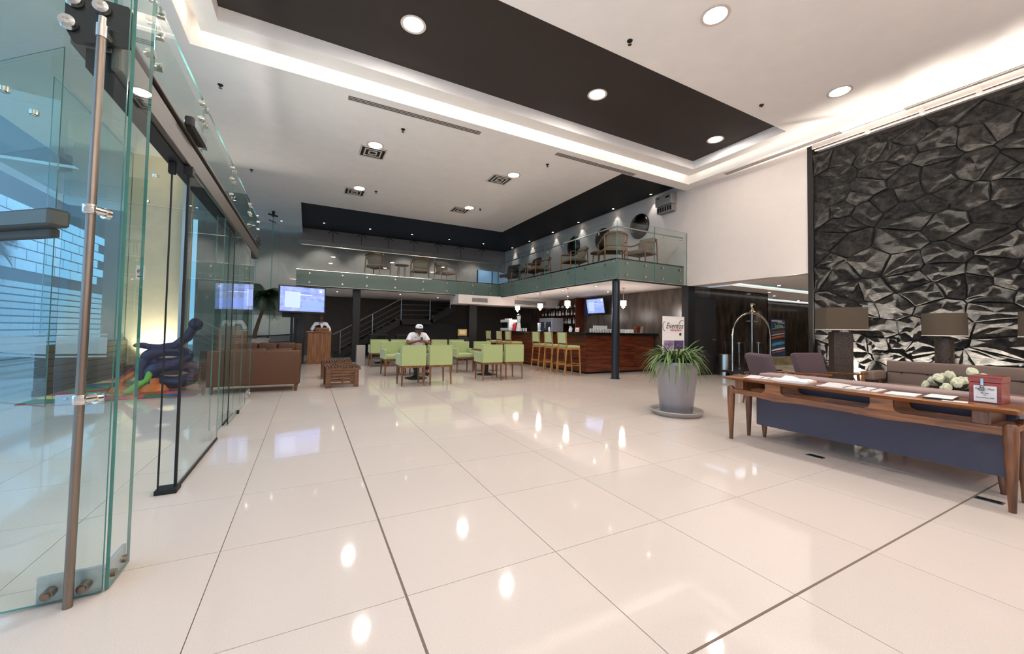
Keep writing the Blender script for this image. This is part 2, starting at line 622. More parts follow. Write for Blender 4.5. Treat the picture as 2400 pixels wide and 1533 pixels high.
# hung panel with the long dark recess
p = MB()
HX0, HX1, HY0, HY1 = -1.33, 9.3, 4.72, 7.08
p.box(-1.6, 9.6, HY1, 7.43, ZP, ZP+.04).box(-1.6, HX0, HY0, HY1, ZP, ZP+.04).box(HX1, 9.6, HY0, HY1, ZP, ZP+.04).box(-1.6, 9.6, -2.8, HY0, ZP, ZP+.04)
p.box(HX0-.03, HX1+.03, HY1, HY1+.03, ZP+.04, ZR).box(HX0-.03, HX1+.03, HY0-.03, HY0, ZP+.04, ZR).box(HX0-.03, HX0, HY0, HY1, ZP+.04, ZR).box(HX1, HX1+.03, HY0, HY1, ZP+.04, ZR)
panel = struct(p.build('ceiling_panel', 'ceiling_paint'))
struct(MB().box(HX0-.03, HX1+.03, HY0-.03, HY1+.03, ZR, ZR+.03).build('recess_top', 'dark_paint', panel))
for o in (panel,): o['kind'] = 'structure'
# black ceiling over the gallery
struct(MB().box(-.4, 10.3, 15.45, 20.4, 5.9, 5.98).box(7.5, 10.3, 7.98, 15.45, 5.9, 5.98).box(-.4, -.35, 15.45, 20.4, 5.74, 5.9)
       .box(-.4, 7.55, 15.42, 15.45, 5.74, 5.9).box(7.5, 7.55, 7.98, 15.45, 5.74, 5.9).box(7.5, 10.3, 7.95, 7.98, 5.74, 5.9).build('ceiling_gallery', 'black_paint'))
# cove LED strips on the panel edge, lighting the coffer sides
WC = (1.0, 0.90, 0.74)
for nm, loc, L, d in (('cove_light', (4.0, 7.46, 5.92), 11.2, (0, 1, -.25)), ('cove_light', (-1.63, 2.3, 5.92), 10, (-1, 0, -.25)),
                      ('cove_light', (9.63, 2.3, 5.92), 10, (1, 0, -.25)), ('cove_light', (4.0, -2.83, 5.92), 11.2, (0, -1, -.25))):
    o = lamp('AREA', nm, loc, (17 if d[0] < .5 else 9)*L/11, WC, size=L, size_y=0.05, direction=d)
    o.rotation_quaternion = Vector(d).to_track_quat('-Z', 'X' if abs(d[0]) > .5 else 'Y')
    if abs(d[0]) > .5:
        o.data.size, o.data.size_y = 0.05, L
    o.parent = ceil

for loc, L, d, pw in (((9.76, 2.3, 5.71), 10, (-1, 0, .6), 1.0), ((-1.74, 2.3, 5.71), 10, (1, 0, .6), 5), ((4.0, 7.58, 5.71), 11.2, (0, -1, .6), 1.5), ((4.0, -2.98, 5.71), 11.2, (0, 1, .6), 75)):  # second, inward-facing strips added to brighten the hung panel; near one unseen
    o = lamp('AREA', 'cove_light', loc, pw, WC, size=L, size_y=.04, direction=d)
    if abs(d[0]) > .5:
        o.rotation_quaternion = Vector(d).to_track_quat('-Z', 'X')
        o.data.size, o.data.size_y = .04, L
    o.parent = ceil
# ------------------------------------------------------------------ walls
XW = 10.18
struct(MB().box(XW, XW+.3, 4.72, 20.4, 2.72, 5.9).build('wall_right', 'white_paint'))
struct(MB().box(10.42, 10.7, 7.95, 20.4, 0, 2.72).build('wall_right_bar', 'marble_grey'))
struct(MB().box(10.13, 10.42, 7.86, 8.1, 0, 2.72).build('trim_2', 'black_metal'))
# corridor off the lobby
cor = MB()
for k in range(4):
    cor.box(11.5+k*.735, 11.5+k*.735+.725, 7.95, 8.0, 0, 2.75)
cor.box(10.42, 11.5, 7.95, 8.0, 2.4, 2.75).box(10.42, 14.42, 8.0, 8.06, 0, 2.75).box(14.4, 14.44, 7.95, 9.6, 0, 2.75)
struct(cor.build('wall_corridor_left', 'marble_dark'))
wb = struct(MB().box(14.4, 26, 9.7, 9.8, 0, 2.75).build('wall_corridor_back', 'marble_dark'))
struct(MB().box(16.5, 24, 9.3, 9.68, 0, .34, .01).build('trim_corridor_plinth', 'marble_tan'))
struct(MB().box(25.5, 25.6, 4.5, 9.8, 0, 2.75).build('wall_corridor_end', 'marble_grey'))
struct(MB().box(10.5, 26, 4.4, 4.5, 0, 3.2).build('wall_corridor_right', 'marble_grey'))
cc = MB()
cc.box(10.2, 10.9, 4.73, 8.0, 2.74, 2.8).box(10.9, 26, 4.5, 6.75, 2.74, 2.8).box(11.2, 26, 7.2, 9.0, 2.74, 2.8).box(10.9, 26, 9.45, 9.8, 2.74, 2.8)
cc.box(10.9, 26, 6.7, 7.25, 2.95, 3.0).box(10.9, 26, 8.95, 9.5, 2.95, 3.0)
struct(cc.build('ceiling_corridor', 'ceiling_paint'))
struct(MB().box(10.95, 25.9, 6.8, 7.15, 2.9, 2.94).box(14.5, 25.9, 9.05, 9.4, 2.9, 2.94).build('ceiling_corridor_lights', 'cove_led'))
dr = struct(MB().box(10.45, 11.48, 7.9, 7.99, 0, 2.38).build('door_1', 'black_paint'))
MB().cyl((11.35, 7.9, 1.1), (11.35, 7.83, 1.1), .018).beam((11.36, 7.83, 1.1), (11.22, 7.83, 1.1), .025, .02, .004).build('door_handle', 'chrome', dr)
# back walls
struct(MB().box(-.4, 10.5, 19.9, 20.1, 0, 3.3).build('wall_back_lower', 'dark_wall'))
struct(MB().box(-4.2, 10.5, 20.4, 20.5, 3.3, 6.0).box(-4.2, -.4, 20.4, 20.5, 0, 3.3).build('wall_back', 'grey_wall'))
# walls out of the picture that close the room
struct(MB().box(-8, 10.6, -6.2, -6, 0, 5.7).build('wall_behind', 'white_paint'))
struct(MB().box(10.45, 10.6, -6, 4.72, 0, 5.7).build('wall_right_near', 'white_paint'))

# ------------------------------------------------------------------ stone wall: every stone its own piece
def clip(poly, px, py, qx, qy):
    mx, my = (px+qx)/2, (py+qy)/2
    dx, dy = qx-px, qy-py
    out = []
    n = len(poly)
    for i in range(n):
        a, b = poly[i], poly[(i+1) % n]
        da = (a[0]-mx)*dx+(a[1]-my)*dy
        db = (b[0]-mx)*dx+(b[1]-my)*dy
        if da <= 0: out.append(a)
        if da*db < 0:
            t = da/(da-db)
            out.append((a[0]+(b[0]-a[0])*t, a[1]+(b[1]-a[1])*t))
    return out
rs = random.Random(21)
SY0, SY1, SZ1 = -0.6, 4.62, 5.44
swall = bpy.data.objects.new('wall_stone', None)
C.objects.link(swall)
struct(swall)
pts = []
tries = 0
while len(pts) < 175 and tries < 20000:
    tries += 1
    a = (rs.uniform(SY0, SY1), rs.uniform(0, SZ1))
    md = rs.choice((.34, .3, .27, .22, .15))
    if all(((a[0]-b[0])/1.35)**2+(a[1]-b[1])**2 > md*md for b in pts): pts.append(a)
SX = 1.35
for (py, pz) in pts:
    poly = [(SY0/SX, 0), (SY1/SX, 0), (SY1/SX, SZ1), (SY0/SX, SZ1)]
    px = py/SX
    for (qy, qz) in pts:
        if (qy, qz) != (py, pz) and abs(qy-py) < 2.6 and abs(qz-pz) < 2.2:
            poly = clip(poly, px, pz, qy/SX, qz)
            if len(poly) < 3: break
    if len(poly) < 3: continue
    poly = [(a*SX, b) for a, b in poly]
    # merge very short edges
    pl = [poly[0]]
    for q in poly[1:]:
        if math.hypot(q[0]-pl[-1][0], q[1]-pl[-1][1]) > .04: pl.append(q)
    if len(pl) < 3: continue
    cy = sum(q[0] for q in pl)/len(pl)
    cz = sum(q[1] for q in pl)/len(pl)
    # subdivide edges and wobble
    ring = []
    for i in range(len(pl)):
        a, b = pl[i], pl[(i+1) % len(pl)]
        L = math.hypot(b[0]-a[0], b[1]-a[1])
        ns = 1 if L < .2 else 2
        for k in range(ns):
            t = k/ns
            wob = 0 if k == 0 else .018
            ring.append((a[0]+(b[0]-a[0])*t+rs.uniform(-wob, wob), a[1]+(b[1]-a[1])*t+rs.uniform(-wob, wob)))
    dep = rs.uniform(.045, .095)
    tiltz, tilty = rs.uniform(-.05, .09), rs.uniform(-.06, .06)
    bm = bmesh.new()
    def vert(q, inset, d, j):
        dy, dz = q[0]-cy, q[1]-cz
        L = math.hypot(dy, dz) or 1
        f = max(0.1, (L-inset)/L)
        y, z = dy*f, dz*f
        return bm.verts.new((-(d+tiltz*z*1.2+tilty*y)+rs.uniform(-j, j), y, z))
    r0 = [vert(q, .003, 0.0, 0) for q in ring]
    for v in r0: v.co.x = 0.10
    r1 = [vert(q, .004, dep*.75, .008) for q in ring]
    r2 = [vert(q, .014+.014*rs.random(), dep, .010) for q in ring]
    r3 = [vert(q, .5*min(math.hypot(q[0]-cy, q[1]-cz), .6), dep*1.05, .036) for q in ring]
    ct = bm.verts.new((-dep*1.1, 0, 0))
    nn = len(ring)
    for A, B in ((r0, r1), (r1, r2), (r2, r3)):
        for k in range(nn):
            bm.faces.new((A[k], A[(k+1) % nn], B[(k+1) % nn], B[k]))
    for k in range(nn): bm.faces.new((r3[k], r3[(k+1) % nn], ct))
    bmesh.ops.recalc_face_normals(bm, faces=bm.faces)
    me = bpy.data.meshes.new('stone')
    bm.to_mesh(me)
    bm.free()
    me.materials.append(MATS['basalt'])
    inst(me, 'stone', swall, (10.30, cy, cz))
MB().box(10.275, 10.45, SY0, 4.66, 0, 5.5).build('mortar_backing', 'mortar', swall)
MB().box(10.17, 10.46, 4.625, 4.715, 0, 5.66).build('end_cap', 'mortar', swall)
# broken white light trough above the stones
tr = MB()
ya = 4.5
for L in (.95, .8, .7, .75, .8, .9, .9):
    tr.box(10.02, 10.06, ya-L+.03, ya, 5.44+rs.uniform(0, .012), 5.475, .004)
    tr.box(10.0, 10.09, ya-L-.01, ya-L+.05, 5.45, 5.55, .006)
    ya -= L
struct(tr.build('trim_3', 'white_paint'))
struct(MB().box(10.12, 10.16, -.6, 4.6, 5.56, 5.66).build('trim_4', 'white_paint'))
# ground lights grazing the stones
for y in (0.3, 1.35, 2.4, 3.45):
    pass

# ------------------------------------------------------------------ gallery (mezzanine)
mez = struct(MB().box(7.47, 10.42, 8.07, 20.0, 2.76, 3.3).box(-.42, 7.47, 15.52, 20.0, 2.76, 3.3).build('gallery_slab', 'slab_face'))
struct(MB().box(7.40, 10.42, 8.0, 20.0, 2.72, 2.755).box(-.42, 7.40, 15.45, 20.0, 2.72, 2.755).build('gallery_ceiling', 'ceiling_paint', mez))
struct(MB().box(7.33, 7.40, 7.93, 15.45, 2.70, 2.735).box(7.33, 10.18, 7.93, 8.0, 2.70, 2.735).box(-.42, 7.40, 15.38, 15.45, 2.70, 2.735).build('gallery_edge_trim', 'black_metal', mez))
struct(MB().box(7.47, 10.18, 8.07, 20.0, 3.3, 3.34).box(-.42, 7.47, 15.52, 20.0, 3.3, 3.34).build('gallery_floor', 'granite_black', mez))
struct(MB().box(5.4, 10.42, 15.0, 16.0, 2.35, 2.72).build('trim_bulkhead', 'white_paint'))
vb = MB()
for x0, x1 in ((6.0, 6.7), (8.0, 9.6)):
    for k in range(5): vb.box(x0, x1, 14.985, 15.0, 2.45+k*.035, 2.465+k*.035)
struct(vb.build('trim_bulkhead_grilles', 'black_metal'))

rail = thing('glass_balustrade', 'clear frameless glass balustrade round the upper gallery with steel standoffs', 'balustrade', (0, 0, 0))
for a, b in ((-.42, 1.53), (1.53, 3.5), (3.5, 5.5), (5.5, 7.35)):
    pane('glass_pane', (a+.006, 15.4), (b-.006, 15.4), 2.735, 4.34, .014, rail, 'rail_glass')
for a, b in ((7.95, 9.78), (9.78, 11.57), (11.57, 13.36), (13.36, 15.39)):
    pane('glass_pane', (7.35, a+.006), (7.35, b-.006), 2.735, 4.34, .014, rail, 'rail_glass')
for a, b in ((7.36, 8.79), (8.79, 10.17)):
    pane('glass_pane', (a+.006, 7.95), (b-.006, 7.95), 2.735, 4.34, .014, rail, 'rail_glass')
MB().tube([(-.3, 15.5, 4.2), (7.45, 15.5, 4.2), (7.45, 8.05, 4.2), (10.1, 8.05, 4.2)], .022, 8).build('handrail', 'steel', rail, True)
so = MB().cyl((0, -.02, 0), (0, .05, 0), .028, seg=12).mesh('standoff', True)
so.materials.append(MATS['steel'])
for x in (1.07, 1.91, 2.95, 4.04, 5.03, 6.17, 7.0):
    for z in (2.86, 3.18): inst(so, 'standoff', rail, (x, 15.395, z))
for x in (.0,):
    for z in (2.86, 3.18): inst(so, 'standoff', rail, (x, 15.395, z))
for y in (8.46, 9.32, 10.2, 11.19, 12.04, 13.1, 14.1, 15.0):
    for z in (2.86, 3.18): inst(so, 'standoff', rail, (7.345, y, z), (0, 0, -PI/2))
for x in (7.72, 8.43, 9.12, 9.86):
    for z in (2.86, 3.18): inst(so, 'standoff', rail, (x, 7.945, z))
for x in (0.4, 2.5, 4.5, 6.5): MB().tube([(x, 15.41, 4.1), (x, 15.5, 4.1), (x, 15.5, 4.2)], .008, 6).build('rail_bracket', 'steel', rail)
for y in (8.8, 10.6, 12.4, 14.4): MB().tube([(7.36, y, 4.1), (7.45, y, 4.1), (7.45, y, 4.2)], .008, 6).build('rail_bracket', 'steel', rail)
for x in (8.0, 9.2, 9.95): MB().tube([(x, 7.96, 4.1), (x, 8.05, 4.1), (x, 8.05, 4.2)], .008, 6).build('rail_bracket', 'steel', rail)

# round column and dark pillars under the gallery
tag(MB().cyl((7.53, 8.16, 0), (7.53, 8.16, 2.70), .105, seg=28).cyl((7.53, 8.16, 0), (7.53, 8.16, .02), .13, seg=28).build('round_column', 'dark_blue_metal', None, True),
    'dark blue-black round steel column at the corner of the gallery beside the bar', 'column')
for x, wdt, lb in ((1.6, .26, 'black square pillar under the gallery behind the lectern and stairs'), (6.3, .36, 'black square pillar under the gallery at the top of the stairs')):
    tag(MB().box(x-wdt/2, x+wdt/2, 15.6, 15.6+wdt, 0, 2.72, .01).box(x-wdt/2-.03, x+wdt/2+.03, 15.57, 15.63+wdt, 0, .08, .005).build('square_pillar', 'black_metal'), lb, 'pillar')
tag(MB().box(-.36, -.1, 15.55, 15.85, 0, 2.72, .01).box(-.44, -.37, 15.5, 15.9, 0, 2.72, .005).build('end_pillar', 'dark_blue_metal'),
    'dark blue pillar at the left end of the gallery behind the big television', 'pillar')
# ------------------------------------------------------------------ glass entrance vestibule
def bolts(parent, spots, axis, r=.03, nm='glass_bolt'):
    for p in spots:
        q = Vector(axis)*.02
        MB().cyl(Vector(p)-q, Vector(p)+q, r, seg=12).cyl(Vector(p)-q*1.5, Vector(p)-q, r*.55, seg=10).build(nm, 'chrome', parent, True)
FX = -0.87
w1 = struct(pane('window_1', (-2.1, 2.56), (-.826, 2.56), .01, 3.29, .016, None, 'teal_glass'))
spl = MB().box(-1.05, -.826, 2.572, 2.585, .0, .125, .004).build('shoe_plate', 'plate_steel', w1)
for x in (-1.0, -.885):
    MB().cyl((x, 2.53, .055), (x, 2.585, .055), .022, seg=14).cyl((x, 2.522, .055), (x, 2.53, .055), .014, seg=14).build('shoe_bolt', 'brushed_steel', spl, True)
w2 = struct(pane('window_2', (-.815, 2.575), (-.815, 2.82), .01, 3.29, .014, None, 'clear_glass'))
spl = MB().box(-.84, -.823, 2.58, 2.82, 0, .11, .003).build('shoe_plate', 'plate_steel', w2)
for y in (2.63, 2.76):
    MB().cyl((-.85, y, .055), (-.80, y, .055), .018, seg=12).build('shoe_bolt', 'brushed_steel', spl, True)
# bracket plate that carries the door header
bp = thing('header_bracket', 'black bracket plate with round steel bolts at the near end of the door header', 'bracket', (0, 0, 0))
q = [(-1.06, 2.79), (-1.03, 2.86), (-.84, 2.86), (-.825, 2.84), (-.825, 2.66), (-1.03, 2.62), (-1.06, 2.68)]
MB().prism(q, -.012, .012, Matrix.Translation((0, 2.585, 0)) @ Matrix.Rotation(PI/2, 4, 'X')).build('plate', 'black_metal', bp)
for x, z in ((-1.035, 2.685), (-1.02, 2.80), (-.925, 2.80)):
    MB().lathe([(0, .012), (.012, .012), (.014, .02), (.03, .018), (.034, 0), (0, 0)], seg=16, mt=Matrix.Translation((x, 2.545, z)) @ Matrix.Rotation(PI/2, 4, 'X')).build('bolt', 'chrome', bp, True)
MB().cyl((-.9, 2.5, 2.665), (-.9, 2.57, 2.665), .014, seg=10).build('pole_arm', 'steel', bp, True)
# tall handle pole
hp = thing('door_pole', 'tall brushed steel pole standing before the near glass corner pane', 'pole', (0, 0, 0))
MB().cyl((-.918, 2.5, 0), (-.905, 2.5, 2.66), .017, seg=16).build('shaft', 'brushed_steel', hp, True)
MB().cyl((-.905, 2.5, 2.655), (-.904, 2.5, 2.73), .015, seg=16).cyl((-.905, 2.5, 2.63), (-.905, 2.5, 2.69), .021, seg=16).build('top_sleeve', 'steel', hp, True)
for z in (1.81, .93):
    MB().box(-.935, -.89, 2.478, 2.522, z-.024, z+.024, .008).cyl((-.905, 2.5, z), (-.875, 2.545, z), .02, seg=12).cyl((-.88, 2.54, z-.004), (-.868, 2.556, z-.004), .026, seg=14).build('standoff_clamp', 'chrome', hp, True)
# sliding leaves and fixed panes along the entrance line
d2 = struct(pane('door_2', (FX, 3.9), (FX, 5.42), .02, 2.52, .012, None, 'clear_glass'))
MB().box(FX-.009, FX+.009, 3.88, 3.905, .02, 2.52, .003).box(FX-.095, FX-.085, 3.83, 3.845, .02, 2.52, .003).build('edge_seal', 'rubber', d2)
MB().box(FX-.11, FX+.025, 3.82, 3.95, .0, .035, .006).build('floor_guide', 'rubber', d2)
MB().box(FX-.012, FX+.012, 3.9, 5.42, .004, .022).build('bottom_seal', 'rubber', d2)
MB().box(FX-.03, FX+.03, 3.86, 3.93, 2.46, 2.53, .004).box(FX-.11, FX-.07, 3.81, 3.86, 2.44, 2.53, .004).build('hanger', 'black_metal', d2)
for nm, y0, y1, x in (('window_3', 5.36, 6.12, -.93), ('window_4', 6.12, 6.9, -.93), ('window_5', 7.55, 8.68, -.93)):
    o = struct(pane(nm, (x, y0), (x, y1), .02, 2.52, .012, None, 'clear_glass'))
    if nm == 'window_4': MB().box(x-.012, x+.012, y0, y1, .004, .022).build('bottom_seal', 'rubber', o)
    if nm == 'window_3':
        MB().box(x-.016, x+.016, 5.36, 5.62, 0, .12, .003).build('shoe_plate', 'plate_steel', o)
    if nm == 'window_5':
        MB().box(x-.016, x+.016, 8.0, 8.66, 0, .12, .003).build('shoe_plate', 'plate_steel', o)
        bolts(o, [(x+.02, 8.12, .06), (x+.02, 8.5, .06)], (1, 0, 0), .02, 'shoe_bolt')
d3 = struct(pane('door_3', (FX, 6.1), (FX, 7.62), .02, 2.52, .012, None, 'clear_glass'))
MB().box(FX-.005, FX+.005, 7.61, 7.625, .02, 2.52, .001).box(FX-.005, FX+.005, 6.085, 6.1, .02, 2.52, .003).build('edge_seal', 'rubber', d3)
MB().box(FX-.03, FX+.02, 6.86, 6.92, 0, .05, .004).build('floor_guide', 'rubber', d3)
# header beam of the sliding doors
hd = thing('door_header', 'long aluminium sliding door operator header over the glass entrance', 'door operator', (0, 0, 0))
MB().box(-1.05, -.90, 2.6, 8.66, 2.62, 2.80, .006).build('housing', 'aluminium', hd)
MB().box(-.905, -.865, 2.6, 8.66, 2.54, 2.72, .01).box(-.90, -.85, 2.6, 8.66, 2.74, 2.765, .004).build('track_cover', 'aluminium', hd)
MB().box(-1.0, -.9, 2.62, 8.64, 2.53, 2.62).build('track', 'black_metal', hd)
sn = thing('motion_sensor', 'black motion sensor box on the header of the sliding doors', 'sensor', (0, 0, 0))
MB().box(-.865, -.80, 3.66, 4.06, 2.76, 2.85, .018).build('housing', 'black_plastic', sn)
MB().box(-.865, -.83, 8.2, 8.6, 2.78, 2.9, .01).build('second_housing', 'black_plastic', hd)
for y, lb in ((2.97, 'nearest'), (3.82, 'second'), (5.15, 'third'), (6.6, 'fourth'), (8.1, 'farthest')):  # uplights added along the header to brighten the ceiling
    t = thing('added_uplight', 'small bright uplight added on top of the entrance door header, %s of five' % lb, 'light', (-.965, y, 2.80), 0, 'added uplights on the entrance header')
    MB().cyl((0, 0, 0), (.02, 0, .06), .03, .035, 14).build('housing', 'steel', t, True)
    MB().ball((.021, 0, .064), .028, 1, 1, .5, 10).build('lens', 'spot_lens', t, True)
    lamp('SPOT', 'bulb', (.04, 0, .10), 44, WARM, .03, direction=(.62, .12, 1), parent=t, spot=2.5, blend=1.0)
# transom panes above the header
for k, (y0, y1) in enumerate(((2.58, 3.1), (3.1, 4.33), (4.33, 5.9), (5.9, 7.5), (7.5, 8.7))):
    o = struct(pane('window_%d' % (6+k), (-.89, y0+.004), (-.89, y1-.004), 2.8, 3.29, .014, None, 'clear_glass'))
    sp = []
    for z in (2.9, 3.1, 3.24):
        if k > 0: sp.append((-.88, y0+.07, z))
        sp.append((-.88, y1-.07, z))
    bolts(o, sp, (1, 0, 0), .026)
# vestibule end wall, angled outer doors, roof
we = struct(pane('window_11', (-3.45, 8.62), (-.93, 8.70), .01, 3.29, .014, None, 'teal_glass'))
MB().box(-3.42, -2.86, 8.6, 8.635, 0, .16, .004).build('shoe_plate', 'plate_steel', we)
bolts(we, [(x, 8.59, .1) for x in (-3.3, -3.1, -2.95)], (0, 1, 0), .018, 'shoe_bolt')
for z0, z1 in ((.74, .765), (.795, 1.06), (1.09, 1.115)):
    MB().box(-3.44, -2.86, 8.596, 8.60, z0, z1).build('frosted_band', 'frost_film', we)
wa = struct(pane('door_4', (-4.9, 9.78), (-3.5, 8.55), .01, 2.6, .014, None, 'teal_glass'))
dv = Vector((-1.4, 1.23, 0)).normalized()
nv_ = Vector((-dv.y, dv.x, 0))
def ang(s, off=0): return Vector((-3.5, 8.55, 0)) + dv*s + nv_*off
for z0, z1 in ((.74, .765), (.795, 1.06), (1.09, 1.115)):
    a, b = ang(.02, .012), ang(1.85, .012)
    MB().beam((a.x, a.y, (z0+z1)/2), (b.x, b.y, (z0+z1)/2), .004, z1-z0).build('frosted_band', 'frost_film', wa)
ho = thing('outer_door_header', 'grey metal operator header over the angled outer glass doors', 'door operator', (0, 0, 0))
a, b = ang(-.25, .08), ang(2.2, .08)
MB().beam((a.x, a.y, 2.86), (b.x, b.y, 2.86), .26, .26, .03).build('housing', 'aluminium', ho)
a, b = ang(-.02, .0), ang(2.1, .0)
MB().beam((a.x, a.y, 2.66), (b.x, b.y, 2.66), .12, .14, .02).build('track', 'dark_wall', ho)
a, b = ang(0, 0), ang(1.87, 0)
struct(pane('window_12', (b.x, b.y), (a.x, a.y), 3.0, 5.6, .014, None, 'teal_glass'))
rf = struct(MB().box(-3.5, -.95, 2.6, 5.2, 3.30, 3.314).build('window_13', 'teal_glass'))
bolts(rf, [(-1.5, 5.0, 3.3), (-2.4, 5.0, 3.3), (-1.5, 2.9, 3.3), (-2.4, 2.9, 3.3)], (0, 0, 1), .035)
rf = struct(MB().box(-3.5, -.95, 5.22, 8.6, 3.30, 3.314).build('window_14', 'teal_glass'))
bolts(rf, [(-1.5, 5.42, 3.3), (-2.4, 5.42, 3.3), (-1.5, 8.4, 3.3), (-2.4, 8.4, 3.3), (-1.9, 6.9, 3.3)], (0, 0, 1), .035)
# no-smoking plate on the end wall
ns = thing('no_smoking_sign', 'small white no smoking sign stuck on the inner glass wall', 'sign', (-2.50, 8.59, 2.14))
ns.scale = (.62, 1, .62)
MB().box(-.085, .085, -.004, .004, -.19, .19, .002).build('plate', 'paper', ns)
rg = MB()
bmesh.ops.create_circle(rg.bm, segments=4, radius=.001)
rg.tube([(.055*math.cos(a*PI/8), -.006, .03+.055*math.sin(a*PI/8)) for a in range(17)], .008, 6)
rg.tube([(-.04, -.006, .07), (.04, -.006, -.01)], .007, 6).box(-.05, .05, -.008, -.004, -.13, -.09)
rg.build('red_ring', 'red_plastic', ns)
MB().box(-.045, .03, -.007, -.004, .02, .035).build('cigarette', 'ink', ns)

# left side beyond the vestibule: play corner and outdoors
wl = struct(MB().box(-4.16, -4.02, 9.75, 13.2, 0, .1).build('wall_left', 'brown_slat'))
for k in range(6): MB().box(-4.15, -4.02, 9.75, 13.2, .11+k*.13, .23+k*.13, .004).build('slat', 'brown_slat', wl)
struct(pane('window_15', (-4.08, 13.2), (-4.08, 9.7), .9, 5.6, .014, None, 'teal_glass'))
struct(MB().box(-4.2, -2.86, 13.2, 13.4, 0, 5.66).build('wall_cream', 'cream_wall'))
struct(MB().box(-2.98, -2.86, 12.9, 13.2, 0, 5.66).build('trim_5', 'plate_steel'))
lamp('SPOT', 'floor_uplight', (-3.6, 12.95, .3), 130, (1, .92, .78), .05, direction=(0, .12, 1), spot=1.7, blend=.8)
lamp('SPOT', 'floor_uplight', (-3.2, 12.95, .3), 130, (1, .92, .78), .05, direction=(0, .12, 1), spot=1.7, blend=.8)
struct(MB().box(-4.0, -2.9, 12.75, 13.15, 0, .26, .01).build('trim_6', 'brown_slat'))
struct(pane('window_16', (-2.86, 13.3), (-2.86, 20.3), 0, 5.6, .014, None, 'teal_glass'))
struct(MB().box(-30, -4.16, -8, 34, -.2, -.06).build('ground_outside', 'paving'))
exw = struct(MB().box(-9.6, -9.25, 12, 30, 0, 9).build('wall_outside', 'ext_dark'))
bmh = MB().box(-.06, .0, -.575, .575, -.18, .18, .008).mesh('block')
bmh.materials.append(MATS['ext_block'])
for r in range(6):
    for k in range(9):
        inst(bmh, 'block', exw, (-9.19, 16.0+k*1.2+(.6 if r % 2 else 0), 3.35+r*.4))
pmh = MB().box(-.05, .0, -2.69, 2.69, -.10, .10, .006).mesh('plank')
pmh.materials.append(MATS['ext_plank'])
for r in range(11):
    for k in range(2):
        inst(pmh, 'plank', exw, (-9.19, 18.7+k*5.4, .12+r*.25))
# gallery-side glazing at the back with spider fittings, and the pale wall beyond
gb = struct(pane('window_17', (-2.8, 19.2), (-.45, 19.2), .02, 5.64, .014, None, 'rail_glass'))
for x in (-2.0,): MB().box(x-.006, x+.006, 19.19, 19.21, .02, 5.64).build('joint', 'glass_edge', gb)
fin = thing('glass_fin', 'tall clear glass fin with dark bracket bracing the glazed back wall', 'glass fin', (0, 0, 0))
pane('fin_pane', (-1.29, 17.2), (-1.29, 17.6), .05, 5.5, .02, fin, 'clear_glass')
MB().beam((-1.45, 17.15, 5.52), (-1.13, 17.15, 5.46), .1, .05, .01).cyl((-1.29, 17.2, 5.45), (-1.29, 17.2, 5.66), .05, seg=12).beam((-1.42, 17.15, 5.3), (-1.18, 17.15, 5.2), .05, .03, .006).build('bracket', 'dark_blue_metal', fin)
for k in range(7):
    x = .9+k*1.25
    sf = tag(MB().beam((x-.2, 19.7, 5.62), (x, 19.7, 5.78), .03, .03).beam((x+.2, 19.7, 5.62), (x, 19.7, 5.78), .03, .03).cyl((x, 19.7, 5.2), (x, 19.7, 5.9), .012, seg=8).build('spider_fitting', 'black_metal'),
             'small dark forked glass fitting, %s from left at the gallery back' % ORD[k], 'glass fitting', 'spider fittings along the back of the gallery')
struct(MB().box(-2.75, -.5, 19.6, 19.7, .9, 1.75).build('wall_back_panel', 'white_paint'))
rp = thing('ramp_railing', 'dark metal ramp railing outside the back glass beside the palm', 'railing', (0, 0, 0))
MB().beam((-2.7, 19.45, .78), (-.5, 19.45, .95), .04, .05).beam((-2.7, 19.45, .5), (-.5, 19.45, .65), .03, .03).build('rails', 'dark_blue_metal', rp)
for x in (-2.4, -1.5, -.65): MB().box(x-.02, x+.02, 19.43, 19.47, 0, .9).build('post', 'dark_blue_metal', rp)
# upper window at the back of the gallery, daylight put in as a glowing pane
uw = struct(MB().box(8.2, 10.1, 19.86, 19.9, 3.4, 4.6).build('window_18', emis('dusk_glow', (120, 156, 190), .33)))
MB().box(8.2, 8.26, 19.83, 19.9, 3.4, 4.6).box(9.1, 9.14, 19.83, 19.9, 3.4, 4.6).build('window_frame', 'black_metal', uw)

# ------------------------------------------------------------------ lamps and ceiling fittings
def downlight(x, y, z, label, watts=None, group='big recessed ceiling downlights'):
    t = thing('downlight', label, 'ceiling light', (x, y, z), 0, group)
    MB().lathe([(.16, 0), (.19, -.004), (.195, -.014), (.155, -.012), (.145, 0)], seg=28).build('trim_ring', 'white_paint', t, True)
    MB().lathe([(0, -.006), (.14, -.006), (.145, 0)], seg=24).build('lens', 'lamp_lens', t)
    l = lamp('AREA', 'bulb', (0, 0, -.03), watts or LAMP_W, WARM, size=.24, parent=t)
    return t
downlight(1.32, 6.0, ZR, 'bright downlight at the left end of the long dark ceiling recess')
downlight(5.0, 6.0, ZR, 'bright downlight in the middle of the long dark ceiling recess')
downlight(8.7, 6.0, ZR, 'bright downlight at the right end of the dark ceiling recess', LAMP_W*.4)
downlight(1.3, 3.45, ZP, 'bright downlight in the hung ceiling panel above the entrance', LAMP_W*.8)
downlight(5.0, 3.45, ZP, 'bright downlight in the pale ceiling panel near the top of the picture')
downlight(8.6, 3.45, ZP, 'bright downlight in the pale ceiling panel before the stone wall', LAMP_W*.5)
downlight(1.3, 9.65, ZC, 'left bright downlight of the nearer pair on the pale ceiling past the coffer')
downlight(5.0, 9.56, ZC, 'right bright downlight of the nearer pair on the pale ceiling past the coffer')
